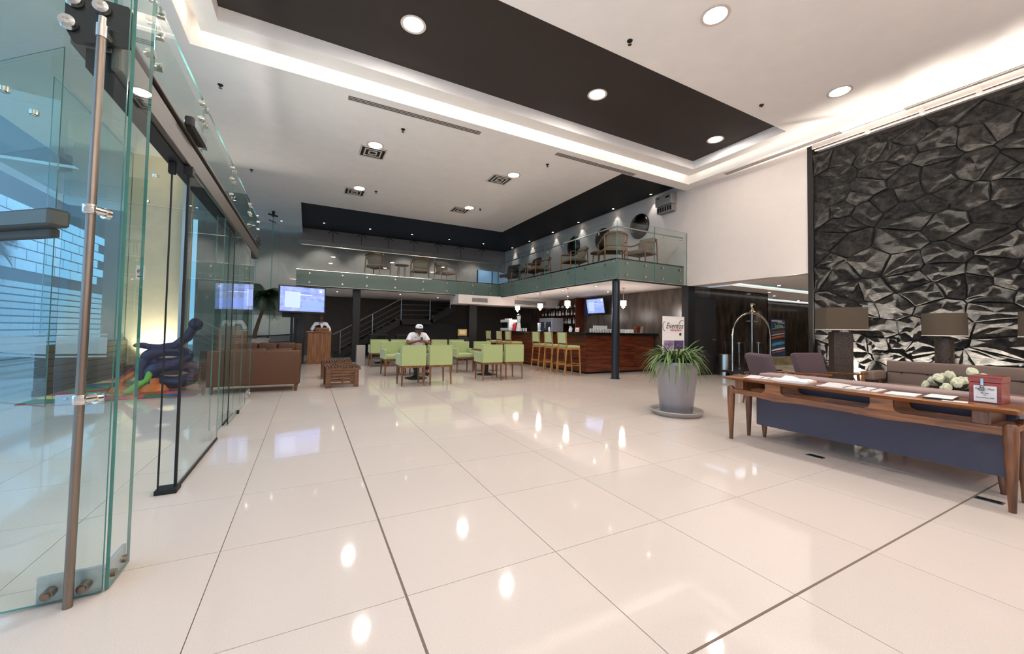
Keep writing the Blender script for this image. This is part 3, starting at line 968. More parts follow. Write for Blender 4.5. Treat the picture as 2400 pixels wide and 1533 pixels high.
downlight(1.3, 12.9, ZC, 'left bright downlight of the farther pair on the pale ceiling past the coffer')
downlight(5.0, 12.95, ZC, 'right bright downlight of the farther pair on the pale ceiling past the coffer')
downlight(1.3, .6, ZP, 'bright downlight overhead just behind the picture', LAMP_W*.4)
downlight(5.0, .6, ZP, 'bright downlight overhead above the console', LAMP_W*.4)
downlight(8.6, .6, ZP, 'bright downlight overhead above the tufted sofa', LAMP_W*.4)
for x in (-.5, 2.0, 4.5, 7.0):  # unseen pendants added behind the camera to raise the ceiling brightness
    t = thing('added_globe', 'added unseen white globe pendant over the reception behind the viewpoint, %s from left' % ORD[int((x+.5)/2.5)], 'pendant lamp', (x, -3.2, 3.4), 0, 'added globe pendants over the reception')
    MB().ball((0, 0, 0), .16, seg=20).build('globe', 'globe_glow', t, True)
    MB().cyl((0, 0, .15), (0, 0, 2.26), .008, seg=8).build('cord', 'steel', t)
    lamp('POINT', 'bulb', (0, 0, .3), 90, WARM, .1, parent=t)

SPOTN = {}
def spot(x, y, z, label, group, watts=14, d=(0, 0, -1), r=.045):
    SPOTN[group] = SPOTN.get(group, 0)+1
    label = label % ORD[SPOTN[group]-1]
    t = thing('spotlight', label, 'ceiling light', (x, y, z), 0, group)
    MB().lathe([(r*.8, 0), (r*1.3, -.004), (r*1.35, -.012), (r*.8, -.01)], seg=14).build('trim_ring', 'black_metal', t, True)
    MB().lathe([(0, -.012), (r*.8, -.008), (r*.8, 0)], seg=14).build('lens', 'spot_lens', t)
    if watts: lamp('SPOT', 'bulb', (0, 0, -.03), watts, WARM, .03, direction=d, parent=t, spot=1.15, blend=.6)
for x in (.5, 2.43, 4.38, 6.28, 8.18):
    spot(x, 19.0, 5.9, 'small spotlight, %s from left in the black ceiling at the gallery back', 'spotlights along the back of the gallery', 150, (0, .5, -1))
for x, y in ((-1.9, 18.2), (-1.1, 18.6), (-2.4, 16.4)):  # added spots that lighten the wall beyond the back glass
    spot(x, y, ZC, 'small added spotlight in the pale ceiling by the back glass, the %s', 'added spotlights by the back glass wall', 130, (0, .6, -1))
for k, y in enumerate((9.2, 11.0, 13.1, 15.04, 17.2, 19.1)):
    spot(9.98, y, 5.9, 'small wall-washing spotlight, %s from the right along the right gallery wall', 'spotlights along the right gallery wall', 22, (.12, 0, -1))
for x, y in ((7.95, 9.5), (7.85, 11.15), (7.8, 12.76), (6.2, 15.9), (9.4, 10.6), (9.4, 13.0)):
    spot(x, y, 2.72, 'small spotlight in the gallery underside over the bar, the %s', 'spotlights under the gallery', 12)
for x, y in ((1.0, 17.0), (3.4, 16.6), (5.2, 17.2)):
    spot(x, y, 2.72, 'small dim spotlight, %s from left in the gallery underside by the stairs', 'spotlights by the stairs', 18)
for x, y in ((12.2, 6.4), (13.9, 7.6), (15.3, 8.2), (18.2, 8.8)):  # the farthest one is added to brighten the poster
    spot(x, y, 2.74, 'small spotlight, %s nearest in the corridor ceiling beyond the opening', 'spotlights in the corridor', 90, r=.06)
# grazing ground lights at the foot of the stones
for k, y in enumerate((4.0, 3.05, 2.0, .95, -.1)):
    t = thing('ground_light', 'small ground light, %s from left at the foot of the stone wall' % ORD[k], 'light', (10.02, y, 0), 0, 'ground lights along the stone wall')
    MB().lathe([(.05, 0), (.07, .0), (.07, .02), (.05, .02)], seg=14).build('ring', 'steel', t, True)
    MB().lathe([(0, .012), (.05, .012), (.05, 0)], seg=14).build('lens', 'spot_lens', t)
    lamp('SPOT', 'bulb', (0, 0, .05), 950, (1, .93, .82), .03, direction=(.34, 0, 1), parent=t, spot=1.15, blend=.6)
# sprinklers
def sprinkler(x, y, z, where):
    t = thing('sprinkler', 'small dark fire sprinkler head on the ceiling ' + where, 'sprinkler', (x, y, z), 0, 'sprinkler heads on the ceiling')
    MB().lathe([(.0, 0), (.045, 0), (.04, -.015), (.016, -.02), (.014, -.05), (0, -.05)], seg=12).build('body', 'black_metal', t, True)
    MB().lathe([(0, -.06), (.03, -.06), (.03, -.066), (0, -.066)], seg=12).build('deflector', 'brass_chrome', t)
for x, y, z, wh in ((-1.54, 8.63, ZC, 'above the glass entrance'), (1.72, 8.57, ZC, 'by the left slot vent'), (-1.53, 12.94, ZC, 'far left beyond the glass entrance'),
                    (5.44, 8.5, ZC, 'below the right slot vent'), (1.8, 12.94, ZC, 'right of the far left downlight'), (5.4, 12.9, ZC, 'right of the far right downlight'),
                    (4.3, 4.4, ZP, 'panel over the dark recess middle'), (7.8, 4.4, ZP, 'panel over the dark recess right end')):
    sprinkler(x, y, z, wh)
# square air diffusers beside the lights
def diffuser(x, y, z, label):
    t = thing('air_diffuser', label, 'air vent', (x, y, z), 0, 'square air diffusers')
    f = MB()
    f.box(-.3, .3, -.3, .3, -.008, 0)
    f.build('backing', 'black_metal', t)
    for k in range(3):
        a, b = .3-k*.1, .3-k*.1-.03
        MB().box(-a, a, b, a, -.02, -.006).box(-a, a, -a, -b, -.02, -.006).box(-a, -b, -b, b, -.02, -.006).box(b, a, -b, b, -.02, -.006).build('vane_ring', 'white_paint', t)
diffuser(1.3, 10.1, ZC, 'square air diffuser by the left downlight of the nearer pair')
diffuser(4.8, 10.06, ZC, 'square air diffuser by the right downlight of the nearer pair')
diffuser(1.2, 13.35, ZC, 'square air diffuser by the left downlight of the farther pair')
diffuser(4.8, 13.38, ZC, 'square air diffuser by the right downlight of the farther pair')
# linear slot diffusers
def slot(x0, y0, x1, y1, z, label, n=4):
    t = thing('slot_diffuser', label, 'air vent', (0, 0, 0), 0, 'linear slot diffusers')
    w_ = .15
    n = 3
    if abs(x1-x0) > abs(y1-y0):
        MB().box(x0, x1, y0-w_/2, y0+w_/2, z-.004, z+.002).build('backing', 'black_metal', t)
        for k in range(n+1): MB().box(x0, x1, y0-w_/2+k*w_/n-.0045, y0-w_/2+k*w_/n+.0045, z-.014, z-.002).build('blade', 'white_paint', t)
    else:
        MB().box(x0-w_/2, x0+w_/2, y0, y1, z-.004, z+.002).build('backing', 'dark_wall', t)
        for k in range(n+1): MB().box(x0-w_/2+k*w_/n-.006, x0-w_/2+k*w_/n+.006, y0, y1, z-.014, z-.002).build('blade', 'white_paint', t)
slot(.55, 7.88, 3.27, 7.88, ZC, 'long black slot air diffuser left of centre beside the lit coffer')
slot(5.29, 7.86, 7.9, 7.86, ZC, 'long black slot air diffuser right of centre beside the lit coffer')
slot(9.98, 4.0, 9.98, 6.6, ZC, 'pale slot air diffuser above the white wall and the stone corner')
slot(10.0, 1.0, 10.0, 3.0, ZC, 'pale slot air diffuser above the middle of the stone wall', 3)
# ------------------------------------------------------------------ console table and lounge group on the right
def taper_leg(x, y, z1, r0, r1, px=0, py=0, seg=12, top=True):
    b = MB()
    prof = [(0, 0), (r1, 0), (r1*1.05, .02), (r0, z1*.82), (r0*.97, z1-.03), (r0*.6, z1-.006), (0, z1)] if top else [(0, 0), (r1, 0), (r0, z1), (0, z1)]
    b.lathe(prof, x, y, 0, seg)
    return b
ct = thing('console_table', 'long walnut console table with tapered legs standing behind the blue-grey sofa back', 'table', (4.6, 1.93, 0))
CZ = .765
b = MB()
prof = [(-.02, CZ-.012), (.015, CZ), (.42, CZ), (.44, CZ-.02), (.42, CZ-.05), (.02, CZ-.045)]
n = len(prof)
ys = [(-1.15, .35), (-1.13, 1), (1.10, 1), (1.18, .3)]
rings = []
for y, f in ys:
    rings.append([b.bm.verts.new((.21+(x-.21)*(1 if f == 1 else .93), y, CZ-.02+(z-CZ+.02)*f)) for x, z in prof])
for A, B in zip(rings, rings[1:]):
    for k in range(n): b.bm.faces.new((A[k], A[(k+1) % n], B[(k+1) % n], B[k]))
b.bm.faces.new(rings[0]); b.bm.faces.new(rings[-1][::-1])
b.build('table_top', 'walnut', ct)
for x, y in ((.04, 1.06), (.40, 1.06), (.04, -1.09), (.40, -1.09)):
    taper_leg(x, y, .655, .043, .02).build('leg', 'walnut_z', ct, True)
# apron rail with rounded cut-outs
def apron(x):
    top = []
    pl = [(-1.06, .575), (-1.06, .625)]
    blocks = [(-.36, .16), (.57, .16)]
    pl2 = [(-1.06, .555), (-1.06, .62)]
    for by, bw in blocks:
        pl2 += [(by-bw/2-.05, .612), (by-bw/2-.012, .628), (by-bw/2, .66), (by-bw/2, .722), (by+bw/2, .722), (by+bw/2, .66), (by+bw/2+.012, .628), (by+bw/2+.05, .612)]
    pl2 += [(1.04, .62), (1.04, .565), (.75, .555), (.55, .535), (.3, .55), (-.1, .55), (-.36, .535), (-.6, .55)]
    bb = MB()
    bb.prism(pl2, -.018, .018, Matrix.Translation((x, 0, 0)) @ Matrix(((0, 0, 1, 0), (1, 0, 0, 0), (0, 1, 0, 0), (0, 0, 0, 1))))
    return bb
apron(.04).build('front_apron', 'walnut', ct)
apron(.40).build('back_apron', 'walnut', ct)
for y in (1.06, -1.09): MB().box(.05, .40, y-.015, y+.015, .575, .62, .004).build('end_rail', 'walnut', ct)
for y in (-.95, .95): MB().box(.02, .42, y-.05, y+.05, .62, .72, .006).build('support_block', 'walnut_z', ct)

s1 = thing('blue_grey_sofa', 'long sofa with blue-grey back and pinkish top roll behind the console table', 'sofa', (5.05, 1.93, 0))
MB().box(.0, .16, -1.06, 1.0, .15, .74, .015).build('back_panel', 'blue_fabric', s1)
MB().box(.0, .26, -1.15, .97, .74, .80, .028, 3).build('top_roll', 'pink_grey_fabric', s1, True)
MB().box(.16, .9, -1.0, .97, .18, .30, .02).build('seat_base', 'blue_fabric', s1)
for k in range(3): MB().box(.16, .9, -.98+k*.645, -.35+k*.645, .30, .44, .04, 3).build('seat_cushion', 'pink_grey_fabric', s1, True)
for k in range(3): MB().box(.16, .3, -.98+k*.645, -.35+k*.645, .44, .74, .04, 3).build('back_cushion', 'pink_grey_fabric', s1, True)
for x, y in ((.06, .93), (.82, .93), (.06, -.96), (.82, -.96)): taper_leg(x, y, .18, .032, .018).build('leg', 'walnut_z', s1, True)

def sheet(name, label, x, y, wd, dp, rz, t=.004, mat='newsprint', cat='paper', z=CZ, group=None, fold=0.0):
    th = thing(name, label, cat, (x, y, z), rz, group)
    b = MB()
    NX, NY = 6, 4
    gr = [[b.bm.verts.new(((i/NX-.5)*wd, (j/NY-.5)*dp, t+fold*abs(math.sin(i*2.1+j*1.3))*.012+(fold*.02 if i >= NX-1 and j > 2 else 0))) for i in range(NX+1)] for j in range(NY+1)]
    lo = [[b.bm.verts.new(((i/NX-.5)*wd, (j/NY-.5)*dp, 0.0005)) for i in range(NX+1)] for j in range(NY+1)]
    for j in range(NY):
        for i in range(NX):
            b.bm.faces.new((gr[j][i], gr[j][i+1], gr[j+1][i+1], gr[j+1][i]))
            b.bm.faces.new((lo[j][i], lo[j+1][i], lo[j+1][i+1], lo[j][i+1]))
    for i in range(NX):
        b.bm.faces.new((lo[0][i], lo[0][i+1], gr[0][i+1], gr[0][i])); b.bm.faces.new((lo[NY][i+1], lo[NY][i], gr[NY][i], gr[NY][i+1]))
    for j in range(NY):
        b.bm.faces.new((lo[j+1][0], lo[j][0], gr[j][0], gr[j+1][0])); b.bm.faces.new((lo[j][NX], lo[j+1][NX], gr[j+1][NX], gr[j][NX]))
    b.build('sheets', mat, th)
    if mat == 'newsprint':
        k = MB()
        for r in range(3): k.box(-wd*.42, wd*.42, -dp*.4+r*dp*.22, -dp*.4+r*dp*.22+.008, t+.0125*fold, t+.0135*fold+.001)
        k.build('print_lines', 'ink', th)
    return th
sheet('newspaper', 'flat thin newspaper at the far left end of the console table', 4.79, 2.68, .32, .36, .3, .006, fold=.3)
sheet('folded_newspaper', 'thick crumpled folded newspaper second from left on the console table', 4.8, 2.36, .34, .3, .15, .016, 'paper', fold=1.0)
sheet('open_newspaper', 'open newspaper with pale print in the middle of the console table', 4.8, 1.86, .34, .46, .1, .006, fold=.5)
sheet('magazine', 'pale thin magazine right of the open newspaper on the console', 4.77, 1.47, .26, .2, .1, .006, 'paper')
mg = thing('black_folder', 'black-backed folder with white cover beside the red box', 'folder', (4.79, 1.235, CZ), .1)
MB().box(-.13, .13, -.085, .085, 0, .012, .003).build('folder_back', 'black_plastic', mg)
MB().box(-.125, .135, -.08, .082, .012, .018, .002).build('cover_sheet', 'paper', mg)
sheet('loose_sheet', 'loose white sheet under the front corner of the red box', 4.68, 1.13, .1, .14, .2, .002, 'paper')

sb = thing('suggestion_box', 'red-brown wooden box with steel hasp and white card on the console', 'box', (4.80, .995, CZ))
MB().box(0, .24, -.084, .084, 0, .162, .003).build('body', 'red_wood', sb)
MB().box(-.004, .244, -.088, .088, .164, .214, .004).build('lid', 'red_wood', sb)
cd_ = MB().box(-.0035, 0, -.062, .058, .012, .138).build('card', 'paper', sb)
RT = (PI/2, 0, -PI/2)
text('card_text', 'Fan      Mail', .021, 'ink', (-.0042, -.001, .112), RT, cd_)
text('card_text', 'My Stay', .013, 'ink', (-.0042, -.001, .080), RT, cd_)
text('card_text', 'DE', .011, 'ink', (-.0042, -.001, .063), RT, cd_)
text('card_text', 'Guest Winter Club', .012, 'ink', (-.0042, -.001, .044), RT, cd_)
hsp = MB().box(-.012, -.003, .003, .021, .125, .195, .002).build('hasp', 'chrome', sb)
pd = MB().box(-.03, -.010, -.002, .026, .098, .122, .004).tube([(-.018, .004, .12), (-.018, .004, .135), (-.018, .012, .142), (-.018, .02, .135), (-.018, .02, .12)], .003, 6)
pd.build('padlock', 'brushed_steel', hsp, True)

# tufted sofa along the stone wall
s2 = thing('tufted_sofa', 'taupe button-tufted sofa with wooden frame along the stone wall', 'sofa', (9.2, 1.55, 0))
MB().box(.0, .12, -1.5, 1.5, .66, .86, .03, 3).box(.02, .14, -1.5, 1.5, .44, .665, .03, 3).build('backrest', 'taupe_fabric', s2, True)
s2b = s2.children[-1]
tf = MB()
for k in range(9): tf.ball((-.004, -1.3+k*.325, .66), .016, 1, 1, 1, 8)
tf.build('buttons', 'dark_fabric', s2b, True)
MB().box(-.62, .05, -1.48, 1.48, .34, .47, .04, 3).build('seat', 'taupe_fabric', s2, True)
MB().box(-.62, .1, -1.5, 1.5, .28, .34, .01).build('frame', 'walnut', s2)
for sg in (1, -1):
    MB().box(-.5, -.0, sg*1.5-.01, sg*1.5+sg*.14, .52, .68, .035, 3).build('armrest', 'taupe_fabric', s2, True)
    MB().beam((-.66, sg*1.6, .64), (.05, sg*1.6, .66), .05, .03, .006).beam((-.62, sg*1.6, 0), (-.62, sg*1.6, .64), .04, .04, .006).beam((.05, sg*1.6, 0), (.05, sg*1.6, .66), .04, .04, .006).build('arm_frame', 'walnut', s2)

# purple lounge armchairs
def lounge_chair(name, label, loc, rz, group=None, mat='purple_fabric'):
    t = thing(name, label, 'armchair', loc, rz, group)
    R = Matrix.Rotation(math.radians(-16), 3, 'X')
    MB().box(-.34, .34, -.40, .32, .34, .46, .05, 3).build('seat', mat, t, True)
    bk = MB().box(-.35, .35, .24, .38, .40, .95, .045, 3, rot=R)
    for v in bk.bm.verts:
        if abs(v.co.x) > .2: v.co.y -= .10*(abs(v.co.x)-.2)/.15
        v.co.x *= 1 + .10*(v.co.z-.66)
    bk.build('backrest', mat, t, True)
    for s in (-1, 1):
        MB().beam((s*.40, -.42, .60), (s*.40, .34, .56), .05, .028, .006).build('armrest', 'walnut', t)
        MB().cyl((s*.40, -.38, 0), (s*.40, -.34, .60), .015, .022).build('leg', 'walnut_z', t)
        MB().cyl((s*.40, .36, 0), (s*.38, .26, .58), .015, .022).build('leg', 'walnut_z', t)
    MB().beam((-.4, -.3, .33), (.4, -.3, .33), .03, .04).beam((-.4, .25, .33), (.4, .25, .33), .03, .04).build('rail', 'walnut', t)
    return t
lounge_chair('lounge_armchair', 'purple-grey lounge armchair with its edge to us by the luggage cart', (7.36, 3.93, 0), math.radians(56))
lounge_chair('lounge_armchair', 'purple-grey lounge armchair with wooden arms before the tall table lamp', (8.5, 3.72, 0), math.radians(-10))

# table lamps on tall mosaic columns
def tall_lamp(x, y, label, square):
    t = thing('column_lamp', label, 'lamp', (x, y, 0), 0)
    cb_ = MB()
    if square: cb_.box(-.155, .155, -.155, .155, 0, 1.36, .008)
    else: cb_.lathe([(0, 0), (.115, 0), (.115, 1.27), (0, 1.27)], seg=28)
    cb_.build('mosaic_column', 'mosaic', t)
    MB().box(-.2, .2, -.2, .2, 0, .05, .006).build('foot', 'black_metal', t)
    MB().cyl((0, 0, 1.36), (0, 0, 1.5), .02).build('stem', 'steel', t)
    z0, z1 = 1.40, 1.845
    h = MB()
    if square:
        for a in range(4):
            R = Matrix.Rotation(a*PI/2, 4, 'Z')
            q = [R @ Vector(v) for v in ((.33, -.33, z0), (.33, .33, z0), (.325, .325, z1), (.325, -.325, z1))]
            q2 = [R @ Vector(v) for v in ((.32, -.32, z0), (.32, .32, z0), (.315, .315, z1), (.315, -.315, z1))]
            h.quad(*q); h.quad(*q2[::-1]); h.quad(q[0], q2[0], q2[1], q[1]); h.quad(q[3], q[2], q2[2], q2[3])
        e = MB()
        for a in range(4):
            R = Matrix.Rotation(a*PI/2, 4, 'Z')
            e.beam(R @ Vector((.331, -.331, z0+.008)), R @ Vector((.331, .331, z0+.008)), .004, .018)
    else:
        h.lathe([(.27, z0-.09), (.265, z1-.15), (.255, z1-.15), (.26, z0-.09), (.27, z0-.09)], seg=36)
        e = MB().lathe([(.272, z0-.092), (.272, z0-.074), (.262, z0-.074), (.262, z0-.092), (.272, z0-.092)], seg=36)
    hs = h.build('shade', 'shade_fabric', t, not square)
    e.build('shade_lit_rim', 'shade_lit_rim', hs)  # lower edge coloured as if lit from below
    return t
tall_lamp(9.55, 3.86, 'tall lamp with square brown shade on mosaic column at the stone wall corner', True).rotation_euler = (0, 0, math.radians(40))
tall_lamp(9.62, 2.43, 'tall lamp with round brown drum shade behind the tufted sofa middle', False)
tall_lamp(9.62, 1.38, 'tall lamp with brown shade cut by the right picture edge', False)

# low table with flower vase
cf = thing('coffee_table', 'low walnut coffee table between the sofas carrying the flower vase', 'table', (7.1, 1.75, 0))
MB().box(-.35, .35, -.6, .6, .38, .42, .012).build('table_top', 'walnut', cf)
for x in (-.3, .3):
    for y in (-.52, .52): taper_leg(x, y, .38, .026, .016, top=False).build('leg', 'walnut_z', cf, True)
fv = thing('flower_vase', 'low vase of cream roses on the coffee table left of the red box', 'flowers', (6.95, 1.70, .42))
fv.scale = (1.02, 1.02, 1.4)
MB().lathe([(0, 0), (.06, 0), (.075, .06), (.07, .12), (.06, .12), (.062, .02), (0, .02)], seg=18).build('vase', 'white_cloth', fv, True)
def rose_mesh():
    b = MB()
    b.ball((0, 0, 0), .026, 1, 1, 1, 8)
    for lay, (rad, n_, hh) in enumerate(((.03, 4, .04), (.042, 5, .034), (.05, 6, .022))):
        for k in range(n_):
            a = 2*PI*k/n_+lay*.5
            b.ball((rad*math.cos(a)*.6, rad*math.sin(a)*.6, -.008*lay), rad*.72, .5+.3*abs(math.sin(a)), .5+.3*abs(math.cos(a)), .8, 6)
    return b.mesh('rose', True)
rm = rose_mesh()
rm.materials.append(MATS['flower_cream'])
rs2 = random.Random(4)
for k, (x, y, z) in enumerate(((0, 0, .30), (.09, .07, .27), (-.08, .09, .27), (.02, -.11, .26), (-.1, -.07, .25), (.11, -.06, .25), (0, .15, .24), (-.02, -.19, .22), (.0, .22, .2), (.13, .13, .2), (-.14, .02, .2), (.02, -.24, .30), (.04, -.16, .34))):
    inst(rm, 'rose', fv, (x, y, z), (rs2.uniform(-.6, .6), rs2.uniform(-.6, .6), rs2.uniform(0, 6)), (1.05,)*3)
lv = MB()
for k in range(14):
    a = k*2.4
    p0 = Vector((.04*math.cos(a), .04*math.sin(a), .13)); p1 = Vector((.19*math.cos(a), .19*math.sin(a), .2+.06*math.sin(k)))
    sd = Vector((-math.sin(a), math.cos(a), 0))*.035
    mdp = (p0+p1)/2+Vector((0, 0, .03))
    lv.quad(p0, mdp+sd, p1, mdp-sd)
lv.build('leaves', 'leaf_dark', fv)
st = MB()
for k, (x, y, z) in enumerate(((0, 0, .30), (.09, .07, .27), (-.08, .09, .27), (.02, -.11, .26), (-.1, -.07, .25), (.11, -.06, .25), (0, .15, .24), (-.02, -.19, .22), (0, .22, .2), (.13, .13, .2), (-.14, .02, .2), (.02, -.24, .3))):
    st.tube([(0, 0, .03), (x*.5, y*.5, z*.6), (x, y, z)], .004, 5)
st.build('stems', 'leaf_dark', fv)
# floor sockets
for x, y, rz, lb in ((4.9, 2.17, 0, 'black floor socket plate left, set in the tiles before the console table'), (4.9, .985, 0, 'black floor socket plate right, set in the tiles before the console table')):
    t = thing('floor_socket', lb, 'socket', (x-.1, y, 0))
    MB().box(-.045, .045, -.075, .075, 0, .006, .002).build('frame', 'steel', t)
    MB().box(-.036, .036, -.064, .064, .005, .008).build('cover', 'black_plastic', t)

# ------------------------------------------------------------------ planter with drooping plant
pt = thing('grey_planter', 'tall tapered grey planter with drooping green plant on a round saucer', 'potted plant', (5.22, 4.27, 0))
MB().lathe([(0, 0), (.34, 0), (.37, .03), (.405, .07), (.40, .085), (.37, .08), (.33, .035), (0, .025)], seg=40).build('saucer', 'saucer_grey', pt, True)
MB().lathe([(0, .03), (.235, .03), (.24, .05), (.325, .78), (.335, .80), (.33, .83), (.305, .83), (.30, .78), (.26, .74), (0, .74)], seg=40).build('pot', 'pot_grey', pt, True)
MB().lathe([(0, .765), (.302, .765), (.302, .75), (0, .74)], seg=24).build('soil', 'soil', pt)
def leaf_mesh(L, droop, wdt):
    b = MB()
    N = 7
    pr = None
    for k in range(N+1):
        t = k/N
        x = L*(t - .12*t*t)
        z = L*(.95*t - droop*t*t)
        h = wdt*(math.sin(PI*min(1, t*.92+.08))**.7)*.5 + .001
        up_ = .25*h
        row = [b.bm.verts.new((x, -h, z+up_)), b.bm.verts.new((x, 0, z)), b.bm.verts.new((x, h, z+up_))]
        if pr:
            b.bm.faces.new((pr[0], pr[1], row[1], row[0])); b.bm.faces.new((pr[1], pr[2], row[2], row[1]))
        pr = row
    me = b.mesh('leaf', True)
    me.materials.append(MATS['leaf_green'])
    return me
rl = random.Random(11)
lms = [leaf_mesh(L, d, wd) for L, d, wd in ((.42, 1.15, .024), (.44, 1.4, .026), (.38, .85, .022), (.46, 1.6, .026), (.34, .5, .022))]
for k in range(190):
    a = rl.uniform(0, 2*PI)
    r0 = rl.uniform(.02, .19)
    f = rl.uniform(.75, 1.2)
    inst(rl.choice(lms), 'leaf', pt, (r0*math.cos(a), r0*math.sin(a), .77+rl.uniform(.0, .14)), (rl.uniform(-.3, .3), rl.uniform(-.45, .35), a+rl.uniform(-.5, .5)), (f, f, f))
sm = MB()
for k in range(16):
    a = rl.uniform(0, 2*PI); r0 = rl.uniform(0, .15)
    sm.tube([(r0*math.cos(a), r0*math.sin(a), .75), (r0*1.2*math.cos(a), r0*1.2*math.sin(a), .95)], .008, 5)
sm.build('stems', 'leaf_green', pt)
# events poster on a stand behind the planter
ev = thing('events_poster', 'white Eventos poster on a slim stand behind the grey planter', 'poster', (7.24, 6.0, 0), 0)
evb = MB().box(-.345, .345, -.008, .008, .74, 1.655, .002).build('board', 'paper', ev)
MB().box(-.32, -.005, -.011, -.007, .92, 1.12).build('left_photo', M('photo_a', (140, 120, 150), .5, ns=16, nv=.6), evb)
MB().box(.005, .32, -.011, -.007, .92, 1.12).build('right_photo', M('photo_b', (84, 70, 110), .5, ns=14, nv=.7), evb)
MB().box(-.32, .32, -.011, -.007, .76, .9).build('lower_photo', MATS['photo_a'], evb)
text('title', 'Eventos', .185, 'ink', (.02, -.012, 1.44), (PI/2, 0, 0), evb, shear=.35, xs=.95)
text('subtitle', 'banquetes', .09, 'ink_red', (.07, -.0125, 1.355), (PI/2, 0, 0), evb)
sw = MB().tube([(-.3+.05*math.cos(a), -.012, 1.43+.1*math.sin(a)) for a in [PI*.35+k*PI/9 for k in range(12)]], .006, 5)
sw.tube([(.16, -.012, 1.48), (.2, -.012, 1.55), (.28, -.012, 1.58), (.31, -.012, 1.57)], .006, 5).build('flourish', 'ink', evb)
MB().prism([(.21+.04*math.cos(k*2*PI/5+PI/2), 1.26+.04*math.sin(k*2*PI/5+PI/2)) for k in range(5)], 0, .003, Matrix.Translation((0, -.009, 0)) @ Matrix.Rotation(PI/2, 4, 'X')).build('round_emblem', 'ink', evb)
MB().box(-.012, .012, 0, .02, 0, 1.5).box(-.2, .2, -.1, .12, 0, .015, .004).build('stand', 'black_metal', ev)

# ------------------------------------------------------------------ luggage cart, bin, corridor poster
lc = thing('luggage_cart', 'hotel luggage cart with chrome arched frame and ball finial by the corridor', 'luggage cart', (11.80, 6.95, 0), 0)
MB().box(-1.0, 1.0, -.32, .32, .17, .23, .02).build('deck', 'black_plastic', lc)
lcd = lc.children[-1]
def arch(y):
    P_ = [(-.95, y, .2), (-.95, y, 1.25)]
    for k in range(1, 12):
        a = PI - k*PI/12
        P_.append((.95*math.cos(a)*1.0, y*(1-math.sin(a)), 1.25+.68*math.sin(a)))
    P_ += [(.95, y, 1.25), (.95, y, .2)]
    return P_
for y in (0.0,): MB().tube(arch(y), .03, 10).build('arched_frame', 'chrome', lc, True)
MB().tube([(0, 0, .2), (0, 0, 1.92)], .034, 10).build('centre_bar', 'chrome', lc, True)
MB().tube([(-.28, 0, 1.68), (.28, 0, 1.68)], .018, 8).build('garment_bar', 'brass_chrome', lc, True)
MB().lathe([(0, 1.9), (.07, 1.9), (.1, 1.96), (.05, 2.0), (.035, 2.04), (.06, 2.08), (.085, 2.14), (.07, 2.2), (0, 2.235)], seg=18).build('ball_finial', 'brass_chrome', lc, True)
for x in (-.8, .8):
    for y in (-.24, .24): MB().cyl((x, y-.02, .07), (x, y+.02, .07), .07, seg=16).box(x-.03, x+.03, y-.03, y+.03, .07, .17).build('caster', 'rubber', lcd)
MB().lathe([(0, 0), (.30, 0), (.30, .62), (.295, .65), (.25, .655), (.24, .64), (0, .62)], 0, 0, 0, 28).build('steel_bin', 'steel', None, True)
bn = bpy.data.objects['steel_bin']
bn.location = (11.55, 7.62, 0)
bn.scale = (.72, .72, 1)
tag(bn, 'round brushed steel litter bin beside the black door and luggage cart', 'bin')
for x, lb in ((11.78, 'chrome queue post left of the luggage cart centre bar'), (12.85, 'chrome queue post right of the luggage cart centre bar')):
    t = thing('queue_post', lb, 'post', (x+.62, 7.72, 0))
    MB().lathe([(0, 0), (.15, 0), (.15, .02), (.035, .05), (.035, 1.0), (0, 1.0)], seg=16).build('post', 'chrome', t, True)
    MB().lathe([(0, .99), (.1, .99), (.1, 1.02), (0, 1.03)], seg=16).build('cap', 'steel', t)
cp = thing('travel_poster', 'tall colourful travel poster hanging on the dark corridor wall', 'poster', (18.3, 9.66, .37))
PW = .56
MB().box(-PW, PW, -.01, .01, 0, 1.6).build('sheet', M('poster_blue', (44, 70, 104), .5, ns=3.0, nv=.6), cp)
stripes = [(.10, .05, 'ink_red'), (.2, .07, 'paper'), (.42, .12, 'poster_teal'), (.62, .08, 'ink'), (.74, .07, 'orange_plastic'), (.86, .06, 'flower_cream'), (.96, .07, 'ink_red'), (1.14, .05, 'lime_plastic')]
M('poster_teal', (84, 150, 170), .5, ns=6, nv=.3)
for z, h, mt in stripes:
    bb = MB()
    pts_ = [(-PW*.9, z), (-PW*.2, z+.05), (PW*.9, z+.1), (PW*.9, z+.1+h), (0, z+.06+h), (-PW*.9, z+h*.8)]
    bb.prism(pts_, 0, .002, Matrix.Translation((0, -.011, 0)) @ Matrix.Rotation(PI/2, 4, 'X')).build('printed_band', mt, cp)
text('poster_title', 'Lerma', .24, 'paper', (.05, -.014, 1.32), (PI/2, 0, 0), cp)
MB().box(-.5, .3, -.013, -.01, 1.5, 1.55).box(-.05, .5, -.013, -.01, 1.43, 1.465).build('poster_headline', 'paper', cp)
